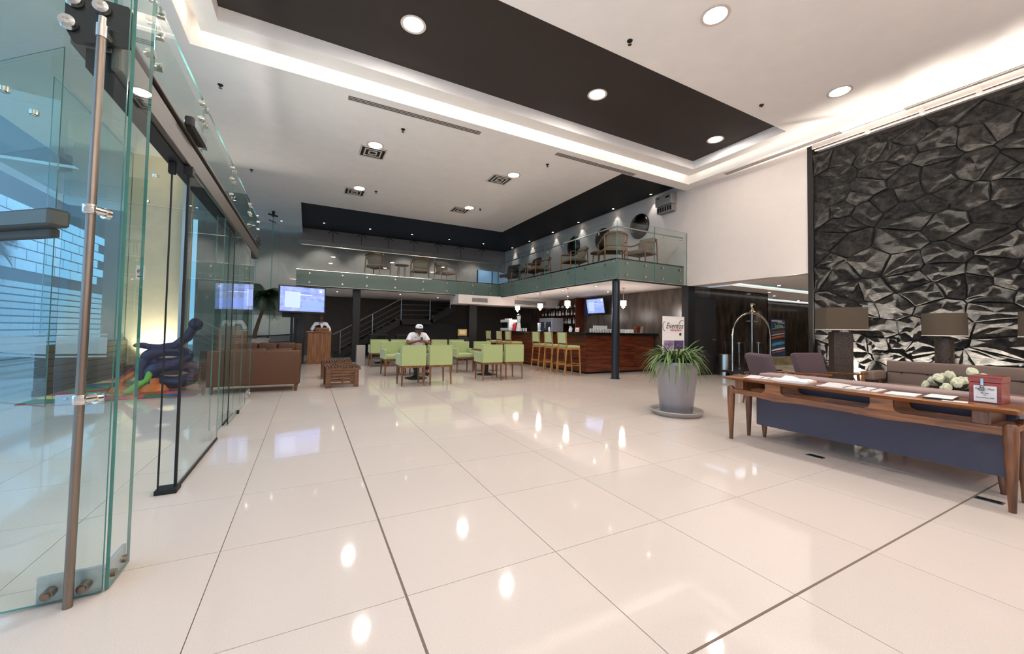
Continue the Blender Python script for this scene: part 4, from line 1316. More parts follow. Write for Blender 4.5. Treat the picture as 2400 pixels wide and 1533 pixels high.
# ------------------------------------------------------------------ green armchairs and tables
def green_chair(label, loc, rz, group):
    t = thing('green_armchair', label, 'armchair', loc, rz, group)
    gb_ = MB().box(-.285, .285, -.29, -.19, .45, .91, .014).build('backrest', 'green_fabric', t)
    MB().box(-.23, .23, -.19, .30, .45, .57, .03, 3).build('seat', 'green_fabric', t, True)
    for s in (-1, 1):
        MB().box(s*.285-(.055 if s > 0 else 0), s*.285+(.055 if s < 0 else 0), -.19, .30, .45, .715, .012).build('arm', 'green_fabric', t)
    pp = MB()
    pp.tube([(-.275, -.288, .46), (-.275, -.288, .90), (.275, -.288, .90), (.275, -.288, .46)], .005, 5)
    pp.build('piping', 'piping', gb_)
    MB().box(-.265, .265, -.27, .28, .405, .45, .006).build('wood_rail', 'chair_wood', t)
    for x in (-.245, .245):
        for y in (-.25, .26):
            MB().cyl((x*1.02, y+(-.02 if y < 0 else .0), 0), (x, y, .42), .017, .028, 8).build('leg', 'chair_wood', t)
    return t
g0 = green_chair('green armchair with its back to us, leftmost of the front row', (2.12, 9.0, 0), 0, 'green armchairs of the cafe')
def gch(label, x, y, rz): return dup(g0, (x, y, 0), rz, label)
gch('green armchair with its back to us, second from left of the front row', 2.75, 9.02, .03)
gch('green armchair with its back to us, third from left of the front row', 4.2, 9.28, -.02)
gch('green armchair with its back to us, rightmost of the front row', 4.84, 9.32, .03)
gch('green armchair facing us with a paper on its seat, left of the seated man', 2.1, 11.05, PI+.04)
gch('green armchair the man in the white cap sits on', 2.78, 11.1, PI)
gch('green armchair facing us, left of the pair behind the right front table', 4.2, 11.2, PI-.02)
gch('green armchair facing us, right of the pair behind the right front table', 4.98, 11.25, PI+.05)
gch('green armchair with its back to us, far left in the second row', 2.12, 13.7, 0)
gch('green armchair with its back to us behind the seated man, second row', 2.78, 13.75, 0)
gch('green armchair with its back to us, second row right of the man', 4.18, 13.75, 0)
gch('green armchair with its back to us, rightmost of the second row', 4.84, 13.8, 0)
def pedestal(label, x, y):
    t = thing('cafe_table', label, 'table', (x, y, 0), 0, 'dark pedestal cafe tables')
    MB().lathe([(0, 0), (.27, 0), (.28, .02), (.12, .05), (.05, .09), (.045, .66), (.09, .70), (0, .70)], seg=24).build('pedestal', 'black_metal', t, True)
    MB().box(-.34, .34, -.34, .34, .70, .735, .008).build('table_top', 'chair_wood', t)
    return t
pedestal('dark pedestal table before the man in the white cap', 2.5, 10.05)
pedestal('dark pedestal table between the right group of green armchairs', 4.58, 10.25)
for lb, x, y in (('dark pedestal table among the second row left chairs', 2.45, 14.8), ('dark pedestal table among the second row right chairs', 4.5, 14.85)): pedestal(lb, x, y)
for lb, x, y in (('tall dark side table under the stairs, left', 2.6, 17.0), ('tall dark side table under the stairs, right', 3.6, 16.6)):
    t = thing('bar_table', lb, 'table', (x, y, 0))
    MB().box(-.4, .4, -.3, .3, .98, 1.02, .008).build('table_top', 'black_metal', t)
    for a in (-.3, .3):
        for b_ in (-.22, .22): MB().box(a-.02, a+.02, b_-.02, b_+.02, 0, .98).build('leg', 'black_metal', t)
sheet('seat_paper', 'folded white paper lying on the seat of the left green armchair', 2.2, 10.86, .26, .2, .2, .012, 'paper', z=.57)
fr = thing('gold_picture', 'small gold framed picture on a dark stand behind the second row', 'picture', (5.75, 15.4, 0))
MB().box(-.2, .2, -.015, .015, 1.02, 1.3, .006).build('frame', M('gold', (190, 160, 80), .4, ns=30, nv=.2), fr)
MB().box(-.13, .13, -.02, -.014, 1.08, 1.25).build('print', 'cream_wall', fr)
MB().box(-.24, .24, -.14, .14, .7, .95, .01).box(-.2, .2, -.1, .1, .95, 1.0).box(-.05, .05, -.05, .05, 0, .7).box(-.2, .2, -.15, .15, 0, .03).build('stand', 'black_metal', fr)
sp = MB().box(1.5, 1.78, 14.2, 14.5, 0, .68, .015).build('stone_pedestal', 'saucer_grey')
tag(sp, 'short grey square plinth at the left end of the second chair row', 'plinth')

# bar stools
def bar_stool(label, loc, rz, group):
    t = thing('bar_stool', label, 'bar stool', loc, rz, group)
    MB().box(-.22, .24, -.22, .22, .80, .87, .02, 3).build('seat', 'green_fabric', t, True)
    MB().box(-.24, .25, -.225, .225, .755, .80, .006).build('seat_frame', 'stool_wood', t)
    MB().box(-.265, -.225, -.2, .2, .93, 1.245, .012).build('backrest', 'green_fabric', t)
    for s in (-1, 1):
        MB().beam((-.30, s*.205, 0), (-.225, s*.205, .80), .034, .034, .004).beam((-.225, s*.205, .79), (-.275, s*.205, 1.25), .032, .03, .004).build('back_leg', 'stool_wood', t)
        MB().beam((.27, s*.205, 0), (.22, s*.205, .78), .034, .034, .004).build('leg', 'stool_wood', t)
        MB().beam((-.27, s*.205, .29), (.25, s*.205, .29), .03, .022).build('stretcher', 'stool_wood', t)
    MB().beam((.25, -.205, .33), (.25, .205, .33), .022, .035).beam((-.27, -.2, .35), (-.27, .2, .35), .022, .03).build('footrest', 'stool_wood', t)
    return t
b0 = bar_stool('tan bar stool with green seat, nearest of the three at the bar', (6.82, 9.34, 0), 0, 'bar stools along the bar')
for lb, x, y in (('tan bar stool with green seat, middle of the three near ones', 6.82, 10.06), ('tan bar stool with green seat, farthest of the three near ones', 6.82, 10.80),
                 ('green-seated bar stool nearest in the far group by the coffee machine', 6.82, 12.78), ('green-seated bar stool in the middle of the far group', 6.82, 13.55), ('green-seated bar stool at the far end of the bar', 6.82, 14.55)):
    dup(b0, (x, y, 0), 0, lb)

# slatted wooden stools
def slat_stool(label, loc, rz):
    t = thing('slatted_stool', label, 'stool', loc, rz, 'slatted wooden stools')
    h = .44
    for k in range(12):
        x = -.32+k*.058
        MB().box(x, x+.038, -.36, .36, h-.03, h, .004).build('slat', 'stool_table_wood', t)
    for y in (-.34, .3):
        for k in range(5): MB().box(-.24, .24, y, y+.03, .06+k*.064, .10+k*.064, .003).build('slat', 'stool_table_wood', t)
        MB().box(-.02, .02, y+.005, y+.025, .06, .36).build('cross_post', 'stool_table_wood', t)
    for x in (-.28, .28):
        for y in (-.325, .325): MB().box(x-.045, x+.045, y-.03, y+.03, 0, h-.03, .004).build('leg', 'stool_table_wood', t)
    MB().box(-.32, .36, -.36, -.32, h-.07, h-.03).box(-.32, .36, .32, .36, h-.07, h-.03).build('frame', 'stool_table_wood', t)
    return t
q0 = slat_stool('slatted wooden stool nearer us right of the brown sofa', (.68, 9.4, 0), .03)
dup(q0, (.66, 11.0, 0), 0.0, 'slatted wooden stool behind the nearer one before the lectern')

# brown sofas
def brown_sofa(label, loc, rz, w_):
    t = thing('brown_sofa', label, 'sofa', loc, rz, 'brown sofas')
    MB().box(-w_/2, w_/2, -.42, -.26, .14, .81, .03, 3).build('back', 'brown_leather', t, True)
    MB().box(-w_/2, w_/2, -.42, .42, .14, .34, .02).build('base', 'brown_leather', t)
    for s in (-1, 1): MB().box(s*(w_/2)-(.14 if s > 0 else 0), s*(w_/2)+(.14 if s < 0 else 0), -.27, .42, .2, .66, .03, 3).build('arm', 'brown_leather', t, True)
    for k in range(3):
        ww = (w_-.28)/3
        MB().box(-w_/2+.14+k*ww+.006, -w_/2+.14+(k+1)*ww-.006, -.26, .43, .34, .47, .035, 3).build('seat_cushion', 'brown_leather', t, True)
        MB().box(-w_/2+.14+k*ww+.006, -w_/2+.14+(k+1)*ww-.006, -.28, -.14, .47, .84, .05, 3).build('back_cushion', 'brown_leather', t, True)
    for x in (-w_/2+.07, w_/2-.07):
        for y in (-.37, .37): MB().cyl((x, y, 0), (x, y, .15), .025, .032, 8).build('leg', 'walnut_z', t)
    return t
s0 = brown_sofa('brown leather sofa with its back to us beside the glass entrance', (-.92, 9.30, 0), 0, 1.62)
dup(s0, (-.94, 12.2, 0), PI, 'brown leather sofa facing us behind the nearer brown sofa')

# ------------------------------------------------------------------ lectern, televisions
lt = thing('lectern', 'brown wooden lectern the waiter stands behind', 'lectern', (.37, 15.1, 0))
MB().box(-.37, .37, 0, .42, .02, 1.09, .008).build('body', 'lectern_wood', lt)
MB().box(-.42, .40, -.03, .46, 1.09, 1.125, .008).build('top', 'lectern_wood', lt)
MB().box(-.13, .30, .05, .36, 1.125, 1.25, .008, rot=Matrix.Rotation(.12, 3, 'X')).build('reading_desk', 'lectern_wood', lt)
MB().box(-.39, .39, -.02, .44, 0, .05, .004).build('plinth', 'walnut', lt)
sheet('lectern_paper', 'white sheet on the left of the lectern top', .08, 15.28, .2, .24, .2, .006, 'paper', z=1.125)

def screen_mat():
    mt = bpy.data.materials.new('screen')
    mt.use_nodes = True
    n = mt.node_tree
    p = n.nodes['Principled BSDF']
    t = n.nodes.new('ShaderNodeTexCoord')
    z = n.nodes.new('ShaderNodeTexNoise')
    z.inputs['Scale'].default_value = 6
    z.inputs['Detail'].default_value = 5
    n.links.new(t.outputs['Generated'], z.inputs['Vector'])
    rp = n.nodes.new('ShaderNodeValToRGB')
    e = rp.color_ramp.elements
    e[0].position, e[0].color = .35, lin((120, 146, 232))
    e[1].position, e[1].color = .68, lin((178, 192, 246))
    n.links.new(z.outputs['Fac'], rp.inputs['Fac'])
    n.links.new(rp.outputs['Color'], p.inputs['Emission Color'])
    p.inputs['Base Color'].default_value = (0, 0, 0, 1)
    p.inputs['Emission Strength'].default_value = 1.15
    p.inputs['Roughness'].default_value = .3
    MATS['screen'] = mt
screen_mat()
emis('screen_pale', (166, 184, 244), 1.0)
emis('screen_blue', (126, 150, 234), 1.0)
emis('screen_white', (226, 232, 255), 1.1)
def tv(name, label, loc, rx, rz, w_, h_):
    t = thing(name, label, 'television', loc, rz)
    if rx: t.rotation_euler = (rx, 0, rz)
    MB().box(-w_/2-.035, w_/2+.035, 0, .07, -h_/2-.045, h_/2+.035, .01).build('housing', 'black_plastic', t)
    s = MB().box(-w_/2, w_/2, -.004, .002, -h_/2, h_/2).build('display', 'screen', t)
    MB().box(-w_*.40, -w_*.06, -.007, -.003, -h_*.36, h_*.30).build('picture_left', 'screen_pale', s)
    MB().box(-.02, w_*.46, -.007, -.003, -h_*.44, -h_*.08).build('picture_lower_right', 'screen_blue', s)
    k = MB()
    k.box(w_*.22, w_*.33, -.008, -.004, h_*.30, h_*.32).box(w_*.37, w_*.43, -.008, -.004, h_*.28, h_*.31)
    k.lathe([(.025*w_, 0), (.05*w_, 0), (.05*w_, .002), (.025*w_, .002)], seg=16, mt=Matrix.Translation((-w_*.38, -.008, -h_*.38)) @ Matrix.Rotation(PI/2, 4, 'X') @ Matrix.Diagonal((1, .5, 1, 1)))
    k.build('channel_marks', 'screen_blue', s)
    MB().box(w_*.38, w_*.43, -.008, -.004, h_*.33, h_*.42).box(-w_*.1, w_*.2, -.008, -.004, h_*.18, h_*.2).build('white_marks', 'screen_white', s)
    return t
tv1 = tv('television', 'big flat television glowing blue on a floor stand left of the waiter', (-.15, 12.85, 2.08), 0, .27, 1.18, .70)
st = thing('television_stand', 'slim black floor stand carrying the big television', 'stand', (-.42, 13.02, 0))
MB().cyl((0, 0, 0), (0, 0, 1.9), .035, seg=12).build('pole', 'black_metal', st)
MB().box(-.25, .25, .0, .05, 1.55, 1.78, .01).build('mount', 'black_metal', st)
MB().lathe([(0, 0), (.25, 0), (.25, .015), (.05, .03), (0, .03)], seg=20).build('foot', 'black_metal', st)

# ------------------------------------------------------------------ bar
br = thing('bar_counter', 'dark slatted wood bar counter with black granite top under the gallery', 'bar counter', (0, 0, 0))
MB().box(7.47, 7.95, 9.35, 15.2, .06, 1.19).box(7.47, 10.3, 9.35, 9.85, .06, 1.19).build('carcass', 'bar_wood_y', br)
MB().box(7.5, 7.9, 9.4, 15.1, 0, .06).box(7.5, 10.3, 9.4, 9.8, 0, .06).build('kick_board', 'black_metal', br)
MB().box(7.32, 8.0, 9.2, 15.3, 1.19, 1.26, .006).box(8.0, 10.38, 9.2, 9.9, 1.19, 1.26, .006).build('granite_top', 'granite_black', br)
for r in range(9):
    z = .06+r*.125
    for k, (y0, y1) in enumerate(((9.34, 11.3), (11.3, 13.25), (13.25, 15.2))):
        o = .012 if (r+k) % 2 else .004
        MB().box(7.455-o, 7.475, y0+.002, y1-.002, z+.003, z+.122).build('plank', 'bar_wood_y', br)
    for k, (x0, x1) in enumerate(((7.46, 8.45), (8.45, 9.4), (9.4, 10.3))):
        o = .012 if (r+k) % 2 else .004
        MB().box(x0+.002, x1-.002, 9.335-o, 9.355, z+.003, z+.122).build('plank', 'bar_wood_x', br)
BZ = 1.26
# back bar with shelves and bottles
bb = thing('back_bar', 'tall dark shelving unit full of bottles on the wall behind the bar', 'shelf', (0, 0, 0))
MB().box(10.36, 10.42, 13.2, 16.2, .9, 2.71).box(9.98, 10.42, 13.2, 13.25, 1.4, 2.71).box(9.98, 10.42, 16.2, 16.25, .9, 2.71).build('back_board', 'bar_wood_y', bb)
SH = (1.62, 1.98, 2.3, 2.52)
for z in SH[:3]: MB().box(10.0, 10.37, 13.25, 16.2, z-.02, z).build('shelf_board', 'black_metal', bb)
MB().box(9.85, 10.4, 12.4, 16.2, 0, .9, .01).build('base_cabinet', 'black_metal', bb)
M('bottle_clear', (208, 210, 204), .1, spec=.8, ns=9, nv=.2)
M('bottle_brown', (96, 60, 34), .1, spec=.8, ns=9, nv=.3)
M('bottle_green', (70, 92, 62), .1, spec=.8, ns=9, nv=.3)
bms = []
for mtn, hh, r_ in (('bottle_clear', .27, .036), ('bottle_brown', .25, .034), ('bottle_green', .28, .036), ('bottle_clear', .22, .04)):
    me = MB().lathe([(0, 0), (r_, 0), (r_, hh*.58), (r_*.45, hh*.74), (r_*.36, hh*.97), (r_*.4, hh), (0, hh)], seg=10).mesh('bottle', True)
    me.materials.append(MATS[mtn])
    lb = MB().lathe([(r_*1.02, hh*.15), (r_*1.03, hh*.15), (r_*1.03, hh*.45), (r_*1.02, hh*.45)], seg=10).mesh('label', True)
    lb.materials.append(MATS['paper'])
    bms.append((me, lb))
rb = random.Random(3)
BK = ('pale', 'brown', 'dark green', 'squat pale')
for si, z in enumerate(SH[:3]):
    for k in range(15):
        y = 13.38+k*.19+rb.uniform(-.02, .02)
        kk = rb.randrange(4)
        if z > 2.25 and bms[kk][0].name: pass
        o = bpy.data.objects.new('bottle', bms[kk][0])
        C.objects.link(o)
        o.location = (10.12+rb.uniform(-.05, .08), y, z)
        tag(o, '%s glass bottle, %s from left on the %s of the back bar' % (BK[kk], ORD[14-k], ('lowest shelf', 'middle shelf', 'top shelf')[si]), 'bottle', 'bottles on the %s of the back bar' % ('lowest shelf', 'middle shelf', 'top shelf')[si])
        l = bpy.data.objects.new('bottle_label', bms[kk][1])
        C.objects.link(l)
        l.parent = o
# bar television
t2 = tv('wall_television', 'tilted wall television glowing blue above the bar right of the bottles', (10.05, 12.05, 2.3), math.radians(10), -PI/2, 1.0, .56)
MB().box(-.05, .05, .07, .3, -.05, .05).build('bracket', 'black_metal', t2)
# blue poster board left of it
tag(MB().box(10.34, 10.41, 12.75, 13.15, 1.95, 2.5, .004).build('menu_board', M('menu_blue', (58, 58, 92), .6, ns=30, nv=.2)), 'dark blue menu board between the bottle shelves and the wall television', 'board')
# pendants
def pendant(label, x, y):
    t = thing('pendant_lamp', label, 'pendant lamp', (x, y, 2.2), 0, 'glowing pendant lamps over the bar')
    MB().cyl((0, 0, .1), (0, 0, .5), .006, seg=6).build('cord', 'steel', t)
    MB().lathe([(0, .52), (.05, .52), (.05, .5), (0, .5)], seg=12).build('canopy', 'steel', t)
    k = MB()
    for r in range(3):
        for a in range(9):
            an = 2*PI*a/9+r*.35
            k.box(.072*math.cos(an)-.022, .072*math.cos(an)+.022, .072*math.sin(an)-.022, .072*math.sin(an)+.022, .05-r*.055, .098-r*.055, .006, 1, rot=Matrix.Rotation(an, 3, 'Z'))
    k.build('crystal_blocks', 'crystal_glow', t)
    k = MB()
    for a in range(6):
        an = 2*PI*a/6
        k.ball((.045*math.cos(an), .045*math.sin(an), -.10), .018, 1, 1, 1.4, 6)
    k.ball((0, 0, -.13), .02, 1, 1, 1.5, 6)
    k.build('crystal_drops', 'bottle_clear', t)
    lamp('POINT', 'bulb', (0, 0, -.2), 14, WARM, .06, parent=t)
pendant('glowing crystal pendant lamp farthest left over the bar', 7.65, 14.08)
pendant('glowing crystal pendant lamp second from left over the bar', 7.65, 12.31)
pendant('glowing crystal pendant lamp third from left over the bar', 7.65, 10.59)
pendant('glowing crystal pendant lamp right of the round column', 8.99, 9.4)
# things on the bar
em = thing('espresso_machine', 'white espresso machine with black middle at the far end of the bar', 'coffee machine', (7.65, 14.85, BZ), 0)
MB().box(-.2, .2, -.42, .42, .0, .12, .02).box(-.2, .2, -.42, .42, .36, .48, .02).build('body', 'appliance_white', em)
MB().box(-.12, .18, -.38, .38, .12, .36).build('brew_recess', 'black_plastic', em)
MB().box(-.17, -.13, -.3, -.24, .12, .36).box(-.2, .1, -.42, -.36, .12, .36).build('side_post', 'appliance_white', em)
cupm = MB().lathe([(0, 0), (.03, 0), (.04, .05), (.036, .05), (.028, .006), (0, .006)], seg=10)
cupm = cupm.mesh('cup', True)
cupm.materials.append(MATS['appliance_white'])
for k in range(7): tag(inst(cupm, 'cup', None, (7.6+.06*(k % 2), 14.55+k*.085, BZ+.48)), 'small white cup, %s from right on top of the espresso machine' % ORD[k], 'cup', 'cups on the espresso machine')
tag(MB().lathe([(0, 0), (.075, 0), (.075, .26), (.06, .29), (.03, .3), (.03, .34), (0, .34)], seg=18).build('red_flask', 'red_plastic', None, True), 'red vacuum flask beside the espresso machine on the bar', 'flask').location = (7.62, 14.28, BZ)
bl = thing('blender', 'white cone-based blender right of the red flask on the bar', 'blender', (7.62, 13.9, BZ))
MB().lathe([(0, 0), (.12, 0), (.10, .1), (.07, .34), (0, .36)], seg=18).build('base', 'appliance_white', bl, True)
MB().lathe([(0, .36), (.06, .36), (.09, .62), (.085, .62), (.055, .38), (0, .38)], seg=16).build('jar', 'bottle_clear', bl, True)
MB().lathe([(0, .62), (.09, .62), (.07, .68), (0, .7)], seg=16).build('lid', 'black_plastic', bl, True)
gm = MB().lathe([(0, 0), (.03, 0), (.036, .12), (.032, .12), (.027, .01), (0, .01)], seg=10).mesh('glass', True)
gm.materials.append(MATS['bottle_clear'])
for k in range(5): tag(inst(gm, 'drinking_glass', None, (7.62+.05*(k % 2), 13.3+k*.085, BZ)), 'short drinking glass right of the blender on the bar, %s from right' % ORD[k], 'glass', 'glasses beside the blender')
tag(MB().box(-.05, .05, -.05, .05, 0, .05, .01).prism([(-.035, .05), (.035, .05), (.08, .32), (.045, .32), (0, .12), (-.045, .32), (-.08, .32)], -.03, .03, Matrix(((0, 0, 1, 0), (1, 0, 0, 0), (0, 1, 0, 0), (0, 0, 0, 1)))).build('napkin_holder', 'appliance_white'), 'white V-shaped napkin holder on the bar by the second pendant', 'holder').location = (7.7, 12.45, BZ)
tag(MB().box(-.1, .1, -.14, .14, 0, .03, .004).box(-.02, .06, -.12, .12, .03, .12, .01, 2, rot=Matrix.Rotation(.4, 3, 'Y')).build('card_terminal', 'black_plastic'), 'black pay terminal with white slip on the bar', 'terminal').location = (7.7, 12.0, BZ)
tag(MB().lathe([(0, 0), (.03, 0), (.036, .05), (.035, .14), (.015, .17), (0, .17)], seg=12).build('sauce_bottle', 'appliance_white', None, True), 'small white squeeze bottle beside the pay terminal', 'bottle').location = (7.68, 11.72, BZ)
fr2 = thing('steel_fridge', 'tall steel glass-door cabinet behind the bar under the bottles', 'fridge', (9.5, 14.35, 0), 0)
MB().box(-.3, .3, -.5, .5, 0, 1.85, .01).build('cabinet', 'plate_steel', fr2)
for s in (-1, 1):
    dg_ = MB().box(-.315, -.3, s*.25-.2, s*.25+.2, 1.32, 1.68, .004).build('door_glass', M('fridge_glass_%d' % (s+1), (60, 68, 92), .15, ns=8, nv=.3), fr2)
    MB().box(-.33, -.3, s*.25-.22, s*.25+.22, .9, 1.25, .004).build('drawer', 'steel', fr2)
    MB().cyl((-.335, s*.04, 1.35), (-.335, s*.04, 1.65), .01, seg=8).build('handle', 'chrome', dg_)
rsn = thing('red_sign', 'small red and white framed card standing on the bar', 'sign', (7.72, 10.13, BZ))
MB().box(-.01, .01, -.11, .11, .0, .16, .004, rot=Matrix.Rotation(.12, 3, 'Y')).build('card', 'ink_red', rsn)
rsc = rsn.children[-1]
MB().box(-.016, -.009, -.09, .09, .015, .14, rot=Matrix.Rotation(.12, 3, 'Y')).build('print', 'paper', rsc)
MB().tube([(-.018, -.05+.1*k/8, .075+.02*math.sin(k*1.6)) for k in range(9)], .006, 5).build('red_squiggle', 'ink_red', rsc)
wj = thing('white_jug', 'white handled jug left of the red card on the bar', 'jug', (7.75, 10.55, BZ))
MB().lathe([(0, 0), (.05, 0), (.06, .08), (.04, .13), (.03, .15), (.045, .2), (.04, .2), (0, .05)], seg=14).build('body', 'appliance_white', wj, True)
MB().tube([(0, -.05, .15), (0, -.1, .13), (0, -.1, .06), (0, -.055, .04)], .008, 6).build('handle', 'appliance_white', wj, True)
# rows of glasses on the near end
tg = MB().lathe([(0, 0), (.028, 0), (.03, .2), (.027, .2), (.025, .01), (0, .01)], seg=10).mesh('tumbler', True)
tg.materials.append(MATS['bottle_clear'])
for k in range(8): tag(inst(tg, 'tall_tumbler', None, (7.98+k*.072, 9.62, BZ+.02)), 'tall clear tumbler, %s from left in the back row at the bar corner' % ORD[k], 'glass', 'tall tumblers on the bar')
for k in range(12): tag(inst(gm, 'short_glass', None, (7.75+k*.1, 9.5, BZ+.002)), 'short clear glass, %s from left in the front row at the bar corner' % ORD[k], 'glass', 'short glasses on the bar corner')
for k in range(7): tag(inst(gm, 'stem_glass', None, (9.05+k*.085, 9.55, BZ+.002)), 'short clear glass, %s from left right of the round column' % ORD[k], 'glass', 'short glasses right of the column')
tb = thing('tablet_holder', 'brown and white tilted card holder at the right end of the bar', 'holder', (9.78, 9.5, BZ))
MB().prism([(-.14, 0), (.12, 0), (.15, .22), (.02, .25), (-.16, .2)], -.06, .06, Matrix.Rotation(PI/2, 4, 'X')).build('body', 'bar_wood_x', tb)
MB().prism([(-.02, .0), (.12, 0), (.15, .22), (.04, .24)], .061, .066, Matrix.Rotation(PI/2, 4, 'X')).build('card', 'pink_grey_fabric', tb)
sheet('bar_mat', 'white paper mat beside the card holder on the bar', 9.4, 9.42, .45, .2, 0, .006, 'paper', z=BZ)
# ------------------------------------------------------------------ gallery furniture and wall pieces
GZ = 3.34
def danish_chair(label, loc, rz, group='wooden lounge chairs on the gallery'):
    t = thing('gallery_chair', label, 'armchair', loc, rz, group)
    MB().box(-.30, .30, -.34, .28, .34, .43, .04, 3).build('seat', 'cream_fabric', t, True)
    MB().box(-.27, .27, .22, .30, .44, .86, .03, 3, rot=Matrix.Rotation(-.2, 3, 'X')).build('backrest', 'cream_fabric', t, True)
    pts_ = [(-.38, -.34, .60), (-.385, 0, .63), (-.36, .22, .70)]
    for k in range(1, 8):
        a = PI - k*PI/8
        pts_.append((.34*math.cos(a), .26+.16*math.sin(a), .72+.10*math.sin(a)))
    pts_ += [(.36, .22, .70), (.385, 0, .63), (.38, -.34, .60)]
    MB().tube(pts_, [.022]*3+[.03]*7+[.022]*3, 8).build('curved_arm_rail', 'chair_wood', t, True)
    for s in (-1, 1):
        MB().cyl((s*.37, -.34, 0), (s*.37, -.33, .61), .018, .024, 8).build('leg', 'chair_wood', t)
        MB().cyl((s*.32, .36, 0), (s*.31, .30, .74), .018, .024, 8).build('leg', 'chair_wood', t)
        MB().beam((s*.36, -.33, .33), (s*.31, .31, .33), .025, .045).build('side_rail', 'chair_wood', t)
    MB().beam((-.36, -.32, .33), (.36, -.32, .33), .025, .045).beam((-.31, .31, .33), (.31, .31, .33), .025, .045).build('cross_rail', 'chair_wood', t)
    return t
dc = danish_chair('wooden lounge chair seen from its side on the gallery past the corner', (8.05, 10.75, GZ), math.radians(-100))
for lb, x, y, a in (('wooden lounge chair with its back to us at the gallery corner', 7.95, 8.75, math.radians(152)), ('wooden lounge chair facing left at the right end of the gallery front', 8.95, 8.6, math.radians(-82)),
                    ('low wooden chair before the dark lounge seats on the right gallery', 7.95, 12.9, math.radians(-95)),
                    ('dark-seen wooden chair left on the back gallery above the stairs', 2.35, 15.95, math.radians(140)), ('wooden chair right on the back gallery beside the low bench', 5.15, 16.1, math.radians(15)), ('wooden chair between the small table and the right chair on the back gallery', 4.1, 16.1, math.radians(170))):
    dup(dc, (x, y, GZ), a, lb)
for lb, x, y in (('small round wooden side table on the back gallery', 3.3, 15.95), ('small wooden side table between chairs at the gallery corner', 8.3, 9.8)):
    t = thing('side_table', lb, 'table', (x, y, GZ))
    MB().lathe([(0, .48), (.27, .48), (.28, .5), (.27, .52), (0, .52)], seg=24).build('table_top', 'chair_wood', t, True)
    for a in range(4): MB().cyl((.2*math.cos(a*PI/2+.78), .2*math.sin(a*PI/2+.78), 0), (.17*math.cos(a*PI/2+.78), .17*math.sin(a*PI/2+.78), .48), .014, .02, 8).build('leg', 'chair_wood', t)
for lb, x, y, a in (('dark high-backed lounge seat at the inner gallery corner', 8.05, 15.55, math.radians(-70)), ('dark lounge seat beside the inner gallery corner table', 8.05, 13.75, math.radians(-100))):
    t = lounge_chair('dark_lounge_seat', lb, (x, y, GZ), a, None, 'dark_fabric')
t = thing('dark_side_table', 'dark tilted-top side table between the dark lounge seats on the gallery', 'table', (8.0, 14.6, GZ))
MB().box(-.3, .3, -.22, .22, .46, .5, .006).build('table_top', 'black_metal', t)
MB().cyl((0, 0, 0), (0, 0, .46), .03, seg=10).lathe([(0, 0), (.2, 0), (.2, .015), (0, .02)], seg=16).build('pedestal', 'black_metal', t)

# three dark domed discs on the wall
for k, (y, z, lb) in enumerate(((9.87, 5.0, 'round dark domed metal disc on the gallery wall, nearest the corner'), (11.78, 4.93, 'round dark domed metal disc on the gallery wall, middle of three'), (13.66, 5.0, 'round dark domed metal disc on the gallery wall, farthest of three'))):
    t = thing('wall_disc', lb, 'wall ornament', (10.17, y, z), 0, 'dark metal wall discs')
    MB().lathe([(.43, 0), (.43, .03), (.40, .07), (.28, .14), (.12, .175), (0, .18)], seg=36, mt=Matrix.Rotation(-PI/2, 4, 'Y')).build('dome', 'disc_metal', t, True)
    MB().lathe([(.44, 0), (.44, .02), (.41, .03), (.41, 0)], seg=36, mt=Matrix.Rotation(-PI/2, 4, 'Y')).build('rim', 'black_metal', t, True)
ac = thing('wall_air_conditioner', 'white wall air conditioner with black louvre slots high on the right wall', 'air conditioner', (10.17, 8.64, 5.2), 0)
MB().box(-.26, 0, -.32, .32, .16, .5, .03).build('housing', 'grey_wall', ac)
MB().box(-.2, 0, -.3, .3, -.06, .15, .01).build('louvre_box', 'grey_wall', ac)
for k in range(6): MB().box(-.206, -.198, -.27+k*.095, -.21+k*.095, -.03, .12).build('louvre_slot', 'black_metal', ac)
MB().box(-.264, -.258, -.25, -.1, .36, .42).box(-.264, -.258, .15, .24, .40, .43).build('display', 'black_metal', ac)

# ------------------------------------------------------------------ stairs at the back
sx = thing('staircase', 'dark staircase with landing and steel railing along the back wall under the gallery', 'stairs', (0, 0, 0))
for k in range(10):
    MB().box(1.05+k*.275, 1.05+(k+1)*.275+.03, 18.3, 19.6, (k+1)*.172-.05, (k+1)*.172, .004).build('step', 'granite_black', sx)
MB().box(3.8, 5.25, 18.3, 19.6, 1.6, 1.72, .006).build('landing', 'granite_black', sx)
for k in range(5):
    MB().box(5.25+k*.3, 5.25+(k+1)*.3+.03, 18.3, 19.6, 1.72+(k+1)*.19-.05, 1.72+(k+1)*.19, .004).build('step', 'granite_black', sx)
s_ = MB()
s_.beam((1.0, 18.26, -.05), (3.8, 18.26, 1.62), .05, .26).beam((3.75, 18.26, 1.60), (5.3, 18.26, 1.62), .05, .26).beam((5.2, 18.26, 1.65), (6.8, 18.26, 2.66), .05, .26)
s_.build('stringer', 'black_metal', sx)
for x, z in ((1.25, .16), (2.55, .96), (3.8, 1.7), (5.15, 1.72), (6.15, 2.3)):
    MB().cyl((x, 18.24, z), (x, 18.24, z+.96), .02, seg=8).build('baluster', 'steel', sx)
MB().tube([(.95, 18.24, .98), (1.25, 18.24, 1.14), (3.8, 18.24, 2.66), (5.15, 18.24, 2.69)], .022, 8).build('handrail', 'steel', sx, True)
for d in (.25, .5, .72):
    MB().tube([(1.25, 18.24, 1.12-d), (3.8, 18.24, 2.64-d), (5.15, 18.24, 2.67-d)], .007, 6).build('rail_cable', 'steel', sx)
